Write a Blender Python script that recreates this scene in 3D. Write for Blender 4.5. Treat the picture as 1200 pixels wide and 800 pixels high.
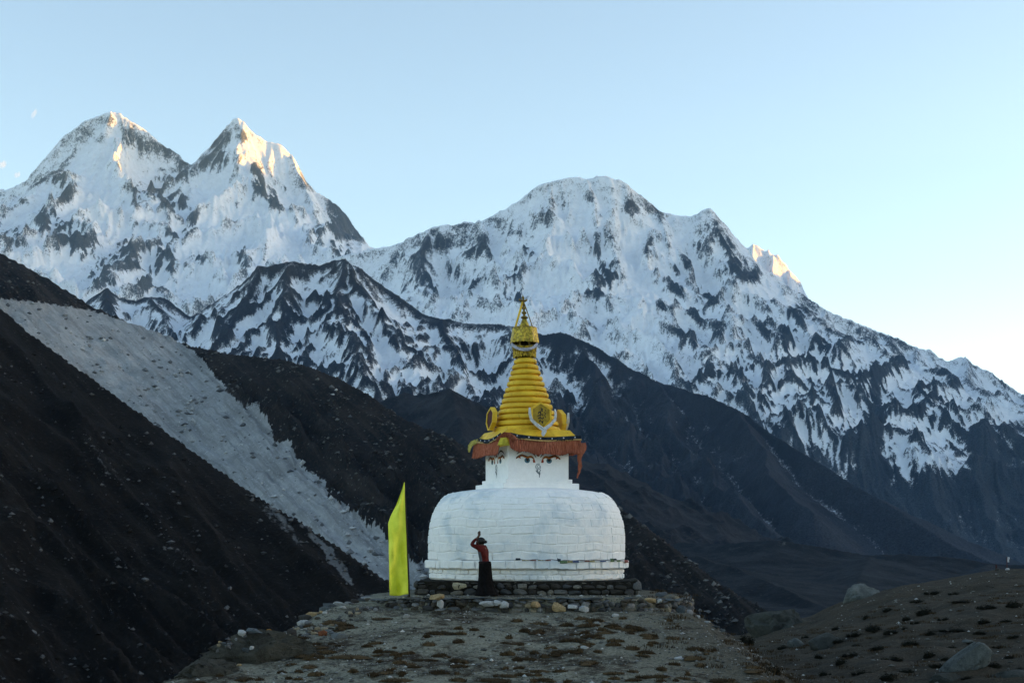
import bpy, bmesh, math, random
import numpy as np
from mathutils import Vector, Matrix

for _o in list(bpy.data.objects):
    bpy.data.objects.remove(_o, do_unlink=True)
SC = bpy.context.scene
COL = SC.collection
F = 1667.0            # focal length in photograph pixels (50 mm on a 36 mm sensor, 1200 px wide)
HZ = 640.0            # photograph row of the eye level
R = math.radians

# ------------------------------------------------------------------ camera
cam_d = bpy.data.cameras.new('camera')
cam_d.lens = 50.0
cam_d.sensor_width = 36.0
cam_d.sensor_fit = 'HORIZONTAL'
cam_d.shift_y = (HZ - 400.0) / 1200.0
cam_d.clip_start = 0.5
cam_d.clip_end = 120000.0
cam = bpy.data.objects.new('camera', cam_d)
COL.objects.link(cam)
cam.location = (0, 0, 0)
cam.rotation_euler = (R(90), 0, 0)
SC.camera = cam

# ------------------------------------------------------------------ sky and sun
SUN_AZ, SUN_EL = R(81.0), R(5.0)      # azimuth clockwise from the viewing direction (+Y)
world = bpy.data.worlds.new('World')
SC.world = world
world.use_nodes = True
wn = world.node_tree
sky = wn.nodes.new('ShaderNodeTexSky')
sky.sky_type = 'NISHITA'
sky.sun_disc = False
sky.sun_elevation = SUN_EL
sky.sun_rotation = SUN_AZ
sky.altitude = 3300.0
sky.air_density = 1.05
sky.dust_density = 8.0
sky.ozone_density = 0.45
bg = wn.nodes['Background']
bg.inputs['Strength'].default_value = 0.15
wn.links.new(sky.outputs[0], bg.inputs['Color'])

sun_dir = Vector((math.sin(SUN_AZ) * math.cos(SUN_EL), math.cos(SUN_AZ) * math.cos(SUN_EL), math.sin(SUN_EL)))
sun_d = bpy.data.lights.new('sun', 'SUN')
sun_d.energy = 3.8
sun_d.angle = R(0.5)
sun_d.color = (1.0, 0.44, 0.05)
sun = bpy.data.objects.new('sun', sun_d)
COL.objects.link(sun)
sun.rotation_euler = (-sun_dir).to_track_quat('-Z', 'Y').to_euler()

vs = SC.view_settings
SC.display_settings.display_device = 'sRGB'
vs.view_transform = 'Standard'
vs.look = 'None'
vs.exposure = 1.85
vs.gamma = 1.0
vs.use_curve_mapping = False
SC.cycles.use_denoising = True
SC.cycles.max_bounces = 6
SC.cycles.volume_bounces = 2

# ------------------------------------------------------------------ helpers: noise
rng = np.random.default_rng(7)
_P = rng.permutation(4096)
_G = rng.normal(size=(4096, 2)); _G /= np.linalg.norm(_G, axis=1)[:, None]

def noise2(x, y, seed=0):
    x = np.asarray(x, dtype=np.float64) + seed * 37.13
    y = np.asarray(y, dtype=np.float64) - seed * 19.71
    xi = np.floor(x).astype(np.int64); yi = np.floor(y).astype(np.int64)
    xf = x - xi; yf = y - yi
    u = xf * xf * xf * (xf * (xf * 6 - 15) + 10); v = yf * yf * yf * (yf * (yf * 6 - 15) + 10)
    def g(ix, iy, fx, fy):
        k = _P[(_P[ix & 4095] + iy) & 4095]
        return _G[k, 0] * fx + _G[k, 1] * fy
    a = g(xi, yi, xf, yf); b = g(xi + 1, yi, xf - 1, yf)
    c = g(xi, yi + 1, xf, yf - 1); d = g(xi + 1, yi + 1, xf - 1, yf - 1)
    return (a + (b - a) * u + (c - a) * v + (a - b - c + d) * u * v) * 1.5

def fbm(x, y, octs=5, seed=0, gain=0.5, lac=2.03):
    s = 0; a = 1.0; t = 0
    for i in range(octs):
        s = s + a * noise2(x, y, seed + i * 3); t += a
        x = x * lac; y = y * lac; a *= gain
    return s / t

def ridged(x, y, octs=5, seed=0, gain=0.5, lac=2.07):
    s = 0; a = 1.0; t = 0; w = 1.0
    for i in range(octs):
        n = 1.0 - np.abs(noise2(x, y, seed + i * 5)) * 1.6
        n = np.clip(n, 0, 1) ** 2 * w
        w = np.clip(n * 1.6, 0.15, 1)
        s = s + a * n; t += a
        x = x * lac; y = y * lac; a *= gain
    return s / t

def sstep(a, b, x):
    t = np.clip((x - a) / (b - a), 0, 1)
    return t * t * (3 - 2 * t)

def interp(pts, x):
    p = np.array(pts, dtype=float)
    return np.interp(x, p[:, 0], p[:, 1])

# ------------------------------------------------------------------ helpers: objects
def tag(o, label=None, cat=None, group=None, kind=None):
    if label: o['label'] = label
    if cat: o['category'] = cat
    if group: o['group'] = group
    if kind: o['kind'] = kind
    return o

def link(name, me, mat=None, parent=None, smooth=False):
    o = bpy.data.objects.new(name, me)
    COL.objects.link(o)
    if mat is not None:
        for m in (mat if isinstance(mat, (list, tuple)) else [mat]):
            if len(me.materials) < (len(mat) if isinstance(mat, (list, tuple)) else 1):
                me.materials.append(m)
    if parent is not None:
        o.parent = parent
    if smooth and len(me.polygons):
        me.polygons.foreach_set('use_smooth', np.ones(len(me.polygons), dtype=bool))
    return o

def pydata(name, v, f, mat=None, parent=None, smooth=False):
    me = bpy.data.meshes.new(name)
    me.from_pydata([tuple(p) for p in v], [], [tuple(q) for q in f])
    me.update()
    return link(name, me, mat, parent, smooth)

def empty(name, loc=(0, 0, 0), rz=0.0):
    o = bpy.data.objects.new(name, None)
    COL.objects.link(o)
    o.empty_display_size = 0.2
    o.location = loc
    o.rotation_euler = (0, 0, rz)
    return o

def grid_mesh(name, X, Y, Z, mat, attrs=None, smooth=True, parent=None):
    """mesh object from 2-D coordinate arrays, with optional float attributes per vertex"""
    nr, nc = X.shape
    co = np.stack([X, Y, Z], -1).reshape(-1, 3).astype(np.float32)
    idx = np.arange(nr * nc).reshape(nr, nc)
    a = idx[:-1, :-1].ravel(); b = idx[:-1, 1:].ravel(); c = idx[1:, 1:].ravel(); d = idx[1:, :-1].ravel()
    q = np.stack([a, b, c, d], -1).astype(np.int32)
    me = bpy.data.meshes.new(name)
    me.vertices.add(len(co)); me.vertices.foreach_set('co', co.ravel())
    me.loops.add(q.size); me.loops.foreach_set('vertex_index', q.ravel())
    me.polygons.add(len(q))
    me.polygons.foreach_set('loop_start', np.arange(0, q.size, 4, dtype=np.int32))
    me.polygons.foreach_set('use_smooth', np.full(len(q), smooth, dtype=bool))
    me.update(calc_edges=True)
    for k, arr in (attrs or {}).items():
        at_ = me.attributes.new(k, 'FLOAT', 'POINT')
        at_.data.foreach_set('value', arr.astype(np.float32).ravel())
    return link(name, me, mat, parent)

# ------------------------------------------------------------------ helpers: materials
class NT:
    """tiny node-tree writer"""
    def __init__(s, name, rough=0.9, spec=0.2):
        s.m = bpy.data.materials.new(name); s.m.use_nodes = True
        s.t = s.m.node_tree; s.b = s.t.nodes['Principled BSDF']
        s.b.inputs['Roughness'].default_value = rough
        s.b.inputs['Specular IOR Level'].default_value = spec
    def n(s, typ, **kw):
        o = s.t.nodes.new(typ)
        for k, v in kw.items(): setattr(o, k, v)
        return o
    def set(s, sock, v):
        if isinstance(v, bpy.types.NodeSocket): s.t.links.new(v, sock)
        elif v is not None: sock.default_value = v
    def coord(s, which='Object'):
        return s.n('ShaderNodeTexCoord').outputs[which]
    def mapping(s, vec, scale=(1, 1, 1), rot=(0, 0, 0)):
        o = s.n('ShaderNodeMapping'); s.set(o.inputs['Vector'], vec)
        o.inputs['Scale'].default_value = scale; o.inputs['Rotation'].default_value = rot
        return o.outputs[0]
    def noise(s, vec, scale, detail=6, rough=0.6, dist=0.0):
        o = s.n('ShaderNodeTexNoise'); s.set(o.inputs['Vector'], vec)
        o.inputs['Scale'].default_value = scale; o.inputs['Detail'].default_value = detail
        o.inputs['Roughness'].default_value = rough; o.inputs['Distortion'].default_value = dist
        return o.outputs['Fac']
    def voronoi(s, vec, scale, feature='F1', out='Distance'):
        o = s.n('ShaderNodeTexVoronoi', feature=feature); s.set(o.inputs['Vector'], vec)
        o.inputs['Scale'].default_value = scale
        return o.outputs[out]
    def attr(s, name):
        o = s.n('ShaderNodeAttribute'); o.attribute_name = name
        return o.outputs['Fac']
    def math(s, op, a, b=None, c=None, clamp=False):
        o = s.n('ShaderNodeMath', operation=op, use_clamp=clamp)
        s.set(o.inputs[0], a); s.set(o.inputs[1], b); s.set(o.inputs[2], c)
        return o.outputs[0]
    def rng(s, v, a, b, c=0.0, d=1.0, smooth=True):
        o = s.n('ShaderNodeMapRange'); o.interpolation_type = 'SMOOTHSTEP' if smooth else 'LINEAR'
        s.set(o.inputs[0], v); s.set(o.inputs[1], a); s.set(o.inputs[2], b); s.set(o.inputs[3], c); s.set(o.inputs[4], d)
        return o.outputs[0]
    def mix(s, fac, a, b, blend='MIX'):
        o = s.n('ShaderNodeMix', data_type='RGBA', blend_type=blend)
        s.set(o.inputs[0], fac)
        s.set(o.inputs[6], a if not isinstance(a, tuple) else (*a[:3], 1)); s.set(o.inputs[7], b if not isinstance(b, tuple) else (*b[:3], 1))
        return o.outputs[2]
    def color(s, c): s.set(s.b.inputs['Base Color'], c if not isinstance(c, tuple) else (*c[:3], 1))
    def bump(s, h, strength=0.5, dist=1.0):
        o = s.n('ShaderNodeBump'); o.inputs['Strength'].default_value = strength; o.inputs['Distance'].default_value = dist
        s.set(o.inputs['Height'], h); s.t.links.new(o.outputs[0], s.b.inputs['Normal'])
    def random(s): return s.n('ShaderNodeObjectInfo').outputs['Random']

def flat(name, c, rough=0.8, spec=0.2, var=0.15, scale=8.0, metallic=0.0, bump=0.0):
    """plain paint or cloth with uneven tone"""
    k = NT(name, rough, spec)
    v = k.noise(k.coord(), scale, 5)
    dark = tuple(x * (1 - var * 1.6) for x in c); lite = tuple(min(1, x * (1 + var)) for x in c)
    k.color(k.mix(k.rng(v, 0.3, 0.7), dark, lite))
    k.b.inputs['Metallic'].default_value = metallic
    if bump: k.bump(v, bump, 0.02)
    return k.m

# ================================================================== MOUNTAINS
def px2w(px, py, y):
    return ((px - 600.0) / F * y, y, (HZ - py) / F * y)

def seg_height(X, Y, pts, a, L, b, H=None):
    """upper envelope of ridge lines: height falls from each line by a*L*(1-exp(-d/L)) + b*d"""
    if H is None: H = np.full(X.shape, -1e9)
    for p, q in zip(pts[:-1], pts[1:]):
        dx, dy = q[0] - p[0], q[1] - p[1]
        t = np.clip(((X - p[0]) * dx + (Y - p[1]) * dy) / (dx * dx + dy * dy + 1e-9), 0, 1)
        d = np.hypot(X - (p[0] + t * dx), Y - (p[1] + t * dy))
        h = p[2] + t * (q[2] - p[2]) - a * L * (1 - np.exp(-d / L)) - b * d
        np.maximum(H, h, out=H)
    return H

def erode(Z, cell, drops=90000, steps=48, batches=4, seed=1, cap=8.0, rate=0.35):
    """droplets running down the slope cut gullies and drop fans"""
    g = np.random.default_rng(seed)
    nr, nc = Z.shape
    Z = Z.copy()
    for _ in range(batches):
        n = drops // batches
        x = g.uniform(1, nc - 3, n); y = g.uniform(1, nr - 3, n)
        vx = np.zeros(n); vy = np.zeros(n); sed = np.zeros(n); w = np.ones(n); sp = np.ones(n)
        for s in range(steps):
            xi = x.astype(np.int64); yi = y.astype(np.int64); fx = x - xi; fy = y - yi
            z00 = Z[yi, xi]; z01 = Z[yi, xi + 1]; z10 = Z[yi + 1, xi]; z11 = Z[yi + 1, xi + 1]
            gx = (z01 - z00) * (1 - fy) + (z11 - z10) * fy
            gy = (z10 - z00) * (1 - fx) + (z11 - z01) * fx
            h = z00 * (1 - fx) * (1 - fy) + z01 * fx * (1 - fy) + z10 * (1 - fx) * fy + z11 * fx * fy
            vx = vx * 0.3 - gx; vy = vy * 0.3 - gy
            l = np.hypot(vx, vy) + 1e-6
            nx_ = np.clip(x + vx / l, 1, nc - 3); ny_ = np.clip(y + vy / l, 1, nr - 3)
            a = nx_.astype(np.int64); b = ny_.astype(np.int64); fa = nx_ - a; fb = ny_ - b
            h2 = Z[b, a] * (1 - fa) * (1 - fb) + Z[b, a + 1] * fa * (1 - fb) + Z[b + 1, a] * (1 - fa) * fb + Z[b + 1, a + 1] * fa * fb
            dz = h2 - h
            capc = np.maximum(-dz, 0.02 * cell) * w * cap * 0.12
            dep = np.where(dz > 0, np.minimum(dz, sed), np.where(sed > capc, (sed - capc) * 0.25, 0.0))
            ero = np.where((dz <= 0) & (sed <= capc), np.minimum((capc - sed) * rate * 0.5, -dz * 0.5), 0.0)
            ch = dep - ero
            np.add.at(Z, (yi, xi), ch * (1 - fx) * (1 - fy)); np.add.at(Z, (yi, xi + 1), ch * fx * (1 - fy))
            np.add.at(Z, (yi + 1, xi), ch * (1 - fx) * fy); np.add.at(Z, (yi + 1, xi + 1), ch * fx * fy)
            sed = sed - ch
            w *= 0.985
            x, y = nx_, ny_
    return Z

def blur(Z, n=1):
    for _ in range(n):
        P = np.pad(Z, 1, mode='edge')
        Z = (P[:-2, 1:-1] + P[2:, 1:-1] + P[1:-1, :-2] + P[1:-1, 2:] + 4 * Z) / 8
    return Z

def boxblur(Z, r, n=2):
    for _ in range(n):
        for ax in (0, 1):
            P = np.pad(Z, [(r + 1, r) if i == ax else (0, 0) for i in (0, 1)], mode='edge')
            C = np.cumsum(P, axis=ax)
            Z = (np.take(C, range(2 * r + 1, C.shape[ax]), axis=ax) - np.take(C, range(0, C.shape[ax] - 2 * r - 1), axis=ax)) / (2 * r + 1)
    return Z

def relief(H, cell):
    """how far the rock stands proud of its surroundings at three scales (ribs positive, gullies negative)"""
    return [np.clip((H - boxblur(H, r)) / (r * cell * k), -1, 1) for r, k in ((2, 0.30), (5, 0.28), (14, 0.25))]

def slope_of(X, Y, Z):
    """steepness (rise over run) of a mesh laid out on a fan-shaped grid"""
    du = np.gradient(Z, axis=1) / np.gradient(X, axis=1)
    dv = np.gradient(Z, axis=0) / np.gradient(Y, axis=0) - du * np.gradient(X, axis=0) / np.gradient(Y, axis=0)
    return np.hypot(du, dv), du, dv

def strokes(X, Y, Z, lst):
    """patches given as (px, py, half length, half width, angle, amount) on the mountain's face"""
    PX = X / Y * F + 600.0; PY = HZ - Z / Y * F
    wx = fbm(PX / 14.0, PY / 14.0, 4, 71) * 9.0; wy = fbm(PX / 14.0, PY / 14.0, 4, 83) * 9.0
    PX = PX + wx; PY = PY + wy
    out = np.zeros(X.shape)
    for (px, py, a, b, ang, amt) in lst:
        c, s = math.cos(R(ang)), math.sin(R(ang))
        u = ((PX - px) * c + (PY - py) * s) / a; v = (-(PX - px) * s + (PY - py) * c) / b
        out += 0.8 * amt * np.exp(-((u * u + v * v) ** 1.5))
    return out

def fan(u0, u1, du, y0, y1, dy):
    us = np.arange(u0, u1 + du * 0.5, du); ys = np.arange(y0, y1 + dy * 0.5, dy)
    U, Yg = np.meshgrid(us, ys)
    return U, (U - 600.0) / F * Yg, Yg

def crest(pts):
    return [px2w(*p) for p in pts]

# -------- materials of the mountains
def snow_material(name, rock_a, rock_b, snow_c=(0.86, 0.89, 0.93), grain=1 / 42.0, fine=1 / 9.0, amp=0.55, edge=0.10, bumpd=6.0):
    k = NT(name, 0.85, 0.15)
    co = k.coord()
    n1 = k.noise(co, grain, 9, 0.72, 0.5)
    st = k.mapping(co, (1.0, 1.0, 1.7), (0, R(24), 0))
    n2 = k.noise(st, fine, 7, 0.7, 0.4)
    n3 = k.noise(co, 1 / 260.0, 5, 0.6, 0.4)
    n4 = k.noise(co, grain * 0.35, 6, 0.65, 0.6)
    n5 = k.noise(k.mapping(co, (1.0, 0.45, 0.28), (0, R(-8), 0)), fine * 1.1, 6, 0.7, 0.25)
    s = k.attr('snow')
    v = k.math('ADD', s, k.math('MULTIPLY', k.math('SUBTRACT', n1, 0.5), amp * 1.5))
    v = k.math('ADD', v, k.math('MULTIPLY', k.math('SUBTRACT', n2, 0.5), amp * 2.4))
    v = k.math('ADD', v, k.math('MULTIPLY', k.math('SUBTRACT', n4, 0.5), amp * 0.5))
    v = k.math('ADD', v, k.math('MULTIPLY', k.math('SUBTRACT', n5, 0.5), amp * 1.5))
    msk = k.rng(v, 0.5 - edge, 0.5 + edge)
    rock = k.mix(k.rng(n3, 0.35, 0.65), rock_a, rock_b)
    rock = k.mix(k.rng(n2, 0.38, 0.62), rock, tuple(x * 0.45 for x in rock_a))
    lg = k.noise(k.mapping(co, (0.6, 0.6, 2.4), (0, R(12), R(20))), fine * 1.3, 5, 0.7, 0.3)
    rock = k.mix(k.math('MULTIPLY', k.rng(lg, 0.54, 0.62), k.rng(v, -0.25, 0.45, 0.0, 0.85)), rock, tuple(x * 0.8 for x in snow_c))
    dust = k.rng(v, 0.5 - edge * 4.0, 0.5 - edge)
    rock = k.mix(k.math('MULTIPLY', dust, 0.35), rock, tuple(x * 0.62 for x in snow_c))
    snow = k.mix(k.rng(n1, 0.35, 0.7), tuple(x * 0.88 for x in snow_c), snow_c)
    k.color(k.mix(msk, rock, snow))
    h = k.math('ADD', k.math('MULTIPLY', n2, k.math('SUBTRACT', 1.15, msk)), k.math('MULTIPLY', msk, 0.35))
    k.bump(h, 0.7, bumpd)
    return k.m

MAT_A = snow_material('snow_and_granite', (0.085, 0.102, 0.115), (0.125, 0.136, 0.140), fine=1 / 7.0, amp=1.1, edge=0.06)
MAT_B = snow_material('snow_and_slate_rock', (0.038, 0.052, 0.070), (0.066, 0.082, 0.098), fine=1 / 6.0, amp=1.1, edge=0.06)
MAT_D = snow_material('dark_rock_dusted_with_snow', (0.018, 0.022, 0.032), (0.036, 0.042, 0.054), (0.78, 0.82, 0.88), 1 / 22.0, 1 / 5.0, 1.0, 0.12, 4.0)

# -------- twin snow peaks at the left
def build_twin_peaks():
    U, X, Y = fan(-160, 500, 1.5, 7000, 10600, 8.5)
    yw = Y + fbm(X / 420.0, Y / 420.0, 4, 5) * 90
    xw = X + fbm(X / 300.0, Y / 300.0, 4, 9) * 55
    C, C1 = 9500, 9415      # the left summit stands a little nearer, in the right one's shadow
    main = crest([(-170, 262, C1), (-80, 232, C1), (-20, 217, C1), (0, 222, C1), (20, 217, C1), (31, 212, C1), (62, 176, C1), (76, 157, C1), (100, 142, C1), (122, 131, C1),
                  (132, 129, C1), (142, 133, C1), (160, 146, C1), (185, 163, C1), (207, 177, C1), (215, 187, C1), (226, 193, C), (236, 188, C), (243, 172, C),
                  (262, 150, C), (274, 138, C), (281, 139, C), (292, 151, C), (306, 163, C), (330, 170, C), (339, 180, C), (350, 201, C), (372, 224, C), (394, 238, C),
                  (414, 262, C), (436, 288, C), (470, 320, C), (520, 380, C)])
    H = seg_height(X, yw, main, 1.25, 560.0, 0.62)
    spurs = [
        [(276, 140, 9480), (287, 166, 9380), (303, 198, 9210), (320, 228, 9060), (332, 258, 8850), (352, 300, 8500), (380, 345, 8000)],
        [(339, 180, 9470), (356, 215, 9300), (372, 250, 9050), (392, 300, 8600), (420, 350, 8100)],
        [(243, 172, 9480), (222, 205, 9250), (196, 224, 9060), (205, 250, 8800), (222, 290, 8400), (215, 340, 7900)],
        [(128, 129.5, 9405), (125, 146, 9350)],
        [(108, 222, 8980), (84, 250, 8700), (95, 300, 8300), (130, 350, 7800)],
        [(40, 244, 8980), (35, 262, 8850), (60, 310, 8350)],
        [(160, 246, 8960), (165, 300, 8450), (180, 360, 7900)],
        [(8, 262, 9150), (-15, 320, 8500)],
    ]
    for s in spurs:
        H = seg_height(xw, Y, crest(s), 0.95, 300.0, 0.55, H)
    H = np.maximum(H, -150.0)
    dep = np.clip((interp([(p[0], p[2]) for p in main], X / Y * 9500) - H) / 500.0, 0, 1)
    H = H + (ridged(xw / 330.0, Y / 520.0, 6, 3) - 0.42) * 190 * (0.10 + 0.9 * dep)
    H = H + fbm(X / 60.0, Y / 110.0, 5, 17, 0.6) * 30 * (0.5 + 0.5 * dep)
    H = H + (ridged(xw / 52.0 + fbm(X / 120, Y / 200, 3, 6) * 0.8, Y / 330.0, 3, 35) - 0.45) * 26 * dep
    H = erode(H, 8.0, 110000, 44, 3, 4)
    sl, du, dv = slope_of(X, Y, H)
    r1, r2, r3 = relief(H, 8.5)
    rk = strokes(X, Y, H, [
        (108, 160, 18, 5, 25, .6), (125, 140, 10, 5, 0, .4), (150, 158, 16, 7, 60, .45), (172, 172, 20, 9, 10, .6), (198, 175, 14, 6, 30, .8), (80, 185, 16, 8, -40, .45), (65, 205, 14, 8, -30, .5),
        (45, 212, 12, 6, -40, .7), (75, 225, 8, 18, 0, .7), (170, 215, 26, 9, -30, .75), (215, 200, 18, 12, -20, .9), (205, 235, 22, 11, 20, .9), (185, 222, 20, 8, 10, .5),
        (255, 178, 26, 11, -62, 1.1), (285, 158, 10, 6, 60, .8), (240, 190, 10, 8, 0, .6), (262, 186, 12, 5, 30, .5), (307, 208, 26, 8, 62, 1.0), (318, 232, 20, 7, 60, .8), (300, 220, 10, 6, 20, .5), (292, 232, 8, 5, 0, .5),
        (335, 222, 14, 7, 20, .9), (360, 215, 14, 8, 40, .5), (395, 250, 14, 22, -30, 1.2), (410, 275, 14, 18, -40, 1.1), (398, 285, 10, 14, 0, 1.0), (372, 272, 6, 14, -20, .5),
        (90, 280, 22, 16, 20, .9), (70, 260, 14, 12, 40, .8), (112, 300, 22, 14, 30, .9), (50, 255, 10, 14, 0, .7), (165, 305, 34, 14, 20, .9), (150, 290, 22, 10, 0, .6), (190, 300, 16, 12, 40, .8), (205, 272, 22, 8, -20, .8), (225, 262, 8, 14, 20, .7),
        (172, 330, 22, 10, 20, .7), (120, 325, 18, 10, 30, .6), (230, 300, 14, 6, 30, .6), (285, 300, 5, 20, -10, .6), (275, 250, 5, 12, 0, .6), (10, 270, 16, 5, 25, .7), (15, 285, 14, 5, 30, .6), (20, 235, 12, 6, 0, .5), (150, 240, 26, 5, -20, .4)])
    sn = strokes(X, Y, H, [(255, 225, 26, 22, 0, .6), (240, 265, 22, 30, 20, .5), (300, 265, 26, 30, 40, .6), (330, 280, 40, 14, 55, .9), (130, 215, 34, 40, 10, .45), (120, 250, 30, 18, 0, .5), (262, 320, 26, 24, 0, .45), (65, 320, 40, 12, 45, .9),
                              (325, 190, 22, 12, 50, .5), (20, 300, 16, 10, 40, .5), (385, 300, 18, 8, 40, .5), (140, 175, 20, 14, 0, .3)])
    rib = np.clip(0.42 + 1.3 * rk - 0.7 * sn, 0.10, 1.4) * (0.25 + 0.75 * dep)
    snow = 1.00 - sstep(1.2, 2.6, sl) * 0.34 - (0.36 * r1 + 0.36 * r2 + 0.10 * r3) * rib + fbm(X / 190.0, Y / 190.0, 4, 31) * 0.24 - 0.88 * rk + 0.45 * sn
    o = grid_mesh('snow_mountain', X, Y, H, MAT_A, {'snow': snow})
    tag(o, kind='structure')

# -------- broad snow massif in the middle and right
def build_massif():
    U, X, Y = fan(330, 1340, 1.5, 4150, 8200, 7.5)
    yw = Y + fbm(X / 420.0, Y / 420.0, 4, 15) * 90
    xw = X + fbm(X / 260.0, Y / 260.0, 4, 19) * 45
    C = 7500
    main = crest([(300, 330, C), (400, 300, C), (436, 289, C), (470, 283, C), (498, 269, C), (530, 262, C), (562, 258, C), (600, 240, C), (622, 225, C), (642, 212, C), (676, 206, C), (688, 209, C),
                  (702, 206, C), (730, 212, C), (760, 233, C), (774, 246, C), (792, 251, C), (812, 252, C), (823, 246, C), (830, 243, C), (840, 252, C), (852, 264, C), (872, 287, C), (893, 312, C),
                  (918, 330, C), (944, 345, C), (965, 362, C), (982, 370, C), (1000, 375, C), (1040, 391, C), (1060, 398, C), (1075, 406, C), (1090, 408, C), (1112, 420, C), (1127, 416, C), (1140, 424, C), (1165, 436, C),
                  (1200, 460, C), (1260, 490, C), (1360, 520, C)])
    H = seg_height(X, yw, main, 1.0, 600.0, 0.42)
    spurs = [
        [(498, 269, 7480), (490, 310, 7150), (505, 350, 6800), (530, 390, 6350), (560, 430, 5900)],
        [(562, 258, 7480), (575, 290, 7200), (600, 320, 6950), (612, 370, 6500), (640, 410, 6000)],
        [(642, 212, 7480), (650, 250, 7250), (640, 290, 7000)],
        [(690, 208, 7480), (698, 250, 7250), (704, 290, 6990), (716, 330, 6700), (722, 370, 6400), (745, 410, 6050), (780, 450, 5600)],
        [(774, 246, 7480), (784, 285, 7220), (800, 330, 6900), (792, 370, 6550), (820, 420, 6100), (830, 470, 5600)],
        [(830, 243, 7480), (850, 285, 7250), (868, 320, 7020), (850, 360, 6700), (850, 410, 6250), (880, 470, 5700), (900, 540, 5200)],
        [(893, 312, 7480), (905, 350, 7200), (925, 385, 6900), (918, 430, 6450), (930, 480, 5900), (960, 550, 5300)],
        [(965, 362, 7480), (960, 400, 7100), (985, 440, 6650), (975, 500, 5950), (1000, 560, 5300)],
        [(1040, 391, 7480), (1045, 420, 7100), (1030, 442, 6700), (1026, 480, 6200), (1022, 530, 5700), (1030, 590, 5200)],
        [(1075, 406, 7480), (1075, 440, 7000), (1085, 470, 6500), (1120, 500, 6000), (1150, 540, 5500), (1180, 600, 5000)],
        [(1127, 416, 7480), (1140, 455, 7000), (1165, 480, 6600), (1200, 505, 6100), (1250, 560, 5400)],
        [(1200, 460, 7480), (1230, 500, 6900), (1300, 540, 6000)],
    ]
    for s in spurs:
        H = seg_height(xw, Y, crest(s), 0.85, 260.0, 0.48, H)
    H = np.maximum(H, -140.0 + fbm(X / 500, Y / 500, 3, 2) * 20)
    dep = np.clip((interp([(p[0], p[2]) for p in main], X / Y * 7500) - H) / 400.0, 0, 1)
    H = H + (ridged(xw / 250.0, Y / 420.0, 6, 23) - 0.42) * 140 * (0.08 + 0.92 * dep)
    H = H + fbm(X / 50.0, Y / 90.0, 5, 27, 0.6) * 26 * (0.55 + 0.45 * dep)
    H = H - sstep(5300, 4250, Y) * (H + 150)
    H = H + (ridged(xw / 42.0 + fbm(X / 100, Y / 160, 3, 7) * 0.8, Y / 260.0, 3, 37) - 0.45) * 22 * dep
    H = erode(H, 6.5, 140000, 44, 3, 5)
    sl, du, dv = slope_of(X, Y, H)
    r1, r2, r3 = relief(H, 7.2)
    PX = X / Y * F + 600.0; PY = HZ - H / Y * F
    rk = strokes(X, Y, H, [
        (520, 285, 30, 12, 10, .7), (495, 300, 14, 18, 0, .6), (560, 285, 24, 14, 20, .75), (590, 265, 16, 10, 20, .6), (540, 265, 20, 6, 0, .5), (470, 300, 14, 10, 20, .4), (620, 290, 8, 20, 0, .5), (640, 250, 8, 14, 0, .4), (655, 235, 10, 14, 20, .4), (690, 230, 6, 10, 20, .6),
        (500, 330, 20, 10, 30, .6), (460, 330, 24, 10, 20, .5), (530, 320, 30, 7, 10, .5), (602, 320, 10, 9, 0, .8), (605, 345, 16, 10, 0, .6), (550, 335, 16, 8, 0, .4),
        (698, 290, 8, 18, -10, .7), (708, 318, 12, 14, 0, .7), (718, 328, 9, 10, 0, .7), (700, 340, 12, 10, 0, .5), (740, 245, 12, 7, 40, .5), (770, 248, 16, 9, 20, .7), (760, 285, 12, 10, -40, .5), (735, 240, 14, 6, 10, .4),
        (835, 268, 14, 10, 60, .7), (850, 285, 16, 10, 50, .9), (868, 312, 16, 12, 30, 1.1), (878, 322, 14, 8, 10, .9), (820, 285, 12, 8, -50, .6), (800, 310, 14, 8, -50, .6), (830, 345, 12, 12, 0, .9), (792, 340, 14, 8, 60, .6), (820, 370, 14, 10, 0, .7),
        (800, 385, 16, 10, 0, .7), (775, 360, 9, 10, 0, .5), (845, 380, 10, 10, 0, .5), (820, 400, 18, 8, -20, .7), (890, 390, 10, 14, -60, .6), (940, 368, 14, 12, 20, 1.0), (928, 388, 10, 8, 0, .7), (950, 350, 14, 6, 30, .5), (920, 412, 20, 8, -40, .7), (965, 400, 8, 20, 10, .8), (955, 412, 14, 10, -30, .8),
        (840, 440, 30, 7, -10, .7), (820, 432, 20, 8, 0, .6), (880, 430, 28, 6, 50, .5), (900, 460, 26, 6, -60, .6), (955, 460, 5, 30, 0, .6), (1027, 462, 9, 34, 0, 2.2), (1024, 505, 15, 34, 3, 2.2), (1020, 548, 22, 30, 5, 2.0), (1000, 440, 26, 8, 25, .6), (1060, 425, 16, 12, 30, .6), (1085, 445, 10, 10, 40, .7), (1040, 400, 30, 6, 20, .5),
        (1105, 440, 20, 8, 20, .5), (1000, 395, 20, 10, 10, .5), (1075, 480, 22, 9, 40, .9), (1105, 500, 26, 9, 35, .9), (1140, 515, 30, 12, 20, 1.0), (1180, 525, 40, 16, 0, 1.0), (1095, 465, 24, 6, 25, .6), (985, 500, 14, 16, 30, .4), (1060, 570, 40, 20, 30, .8), (1150, 580, 80, 30, 0, .8), (970, 540, 20, 10, 0, .4)])
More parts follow.
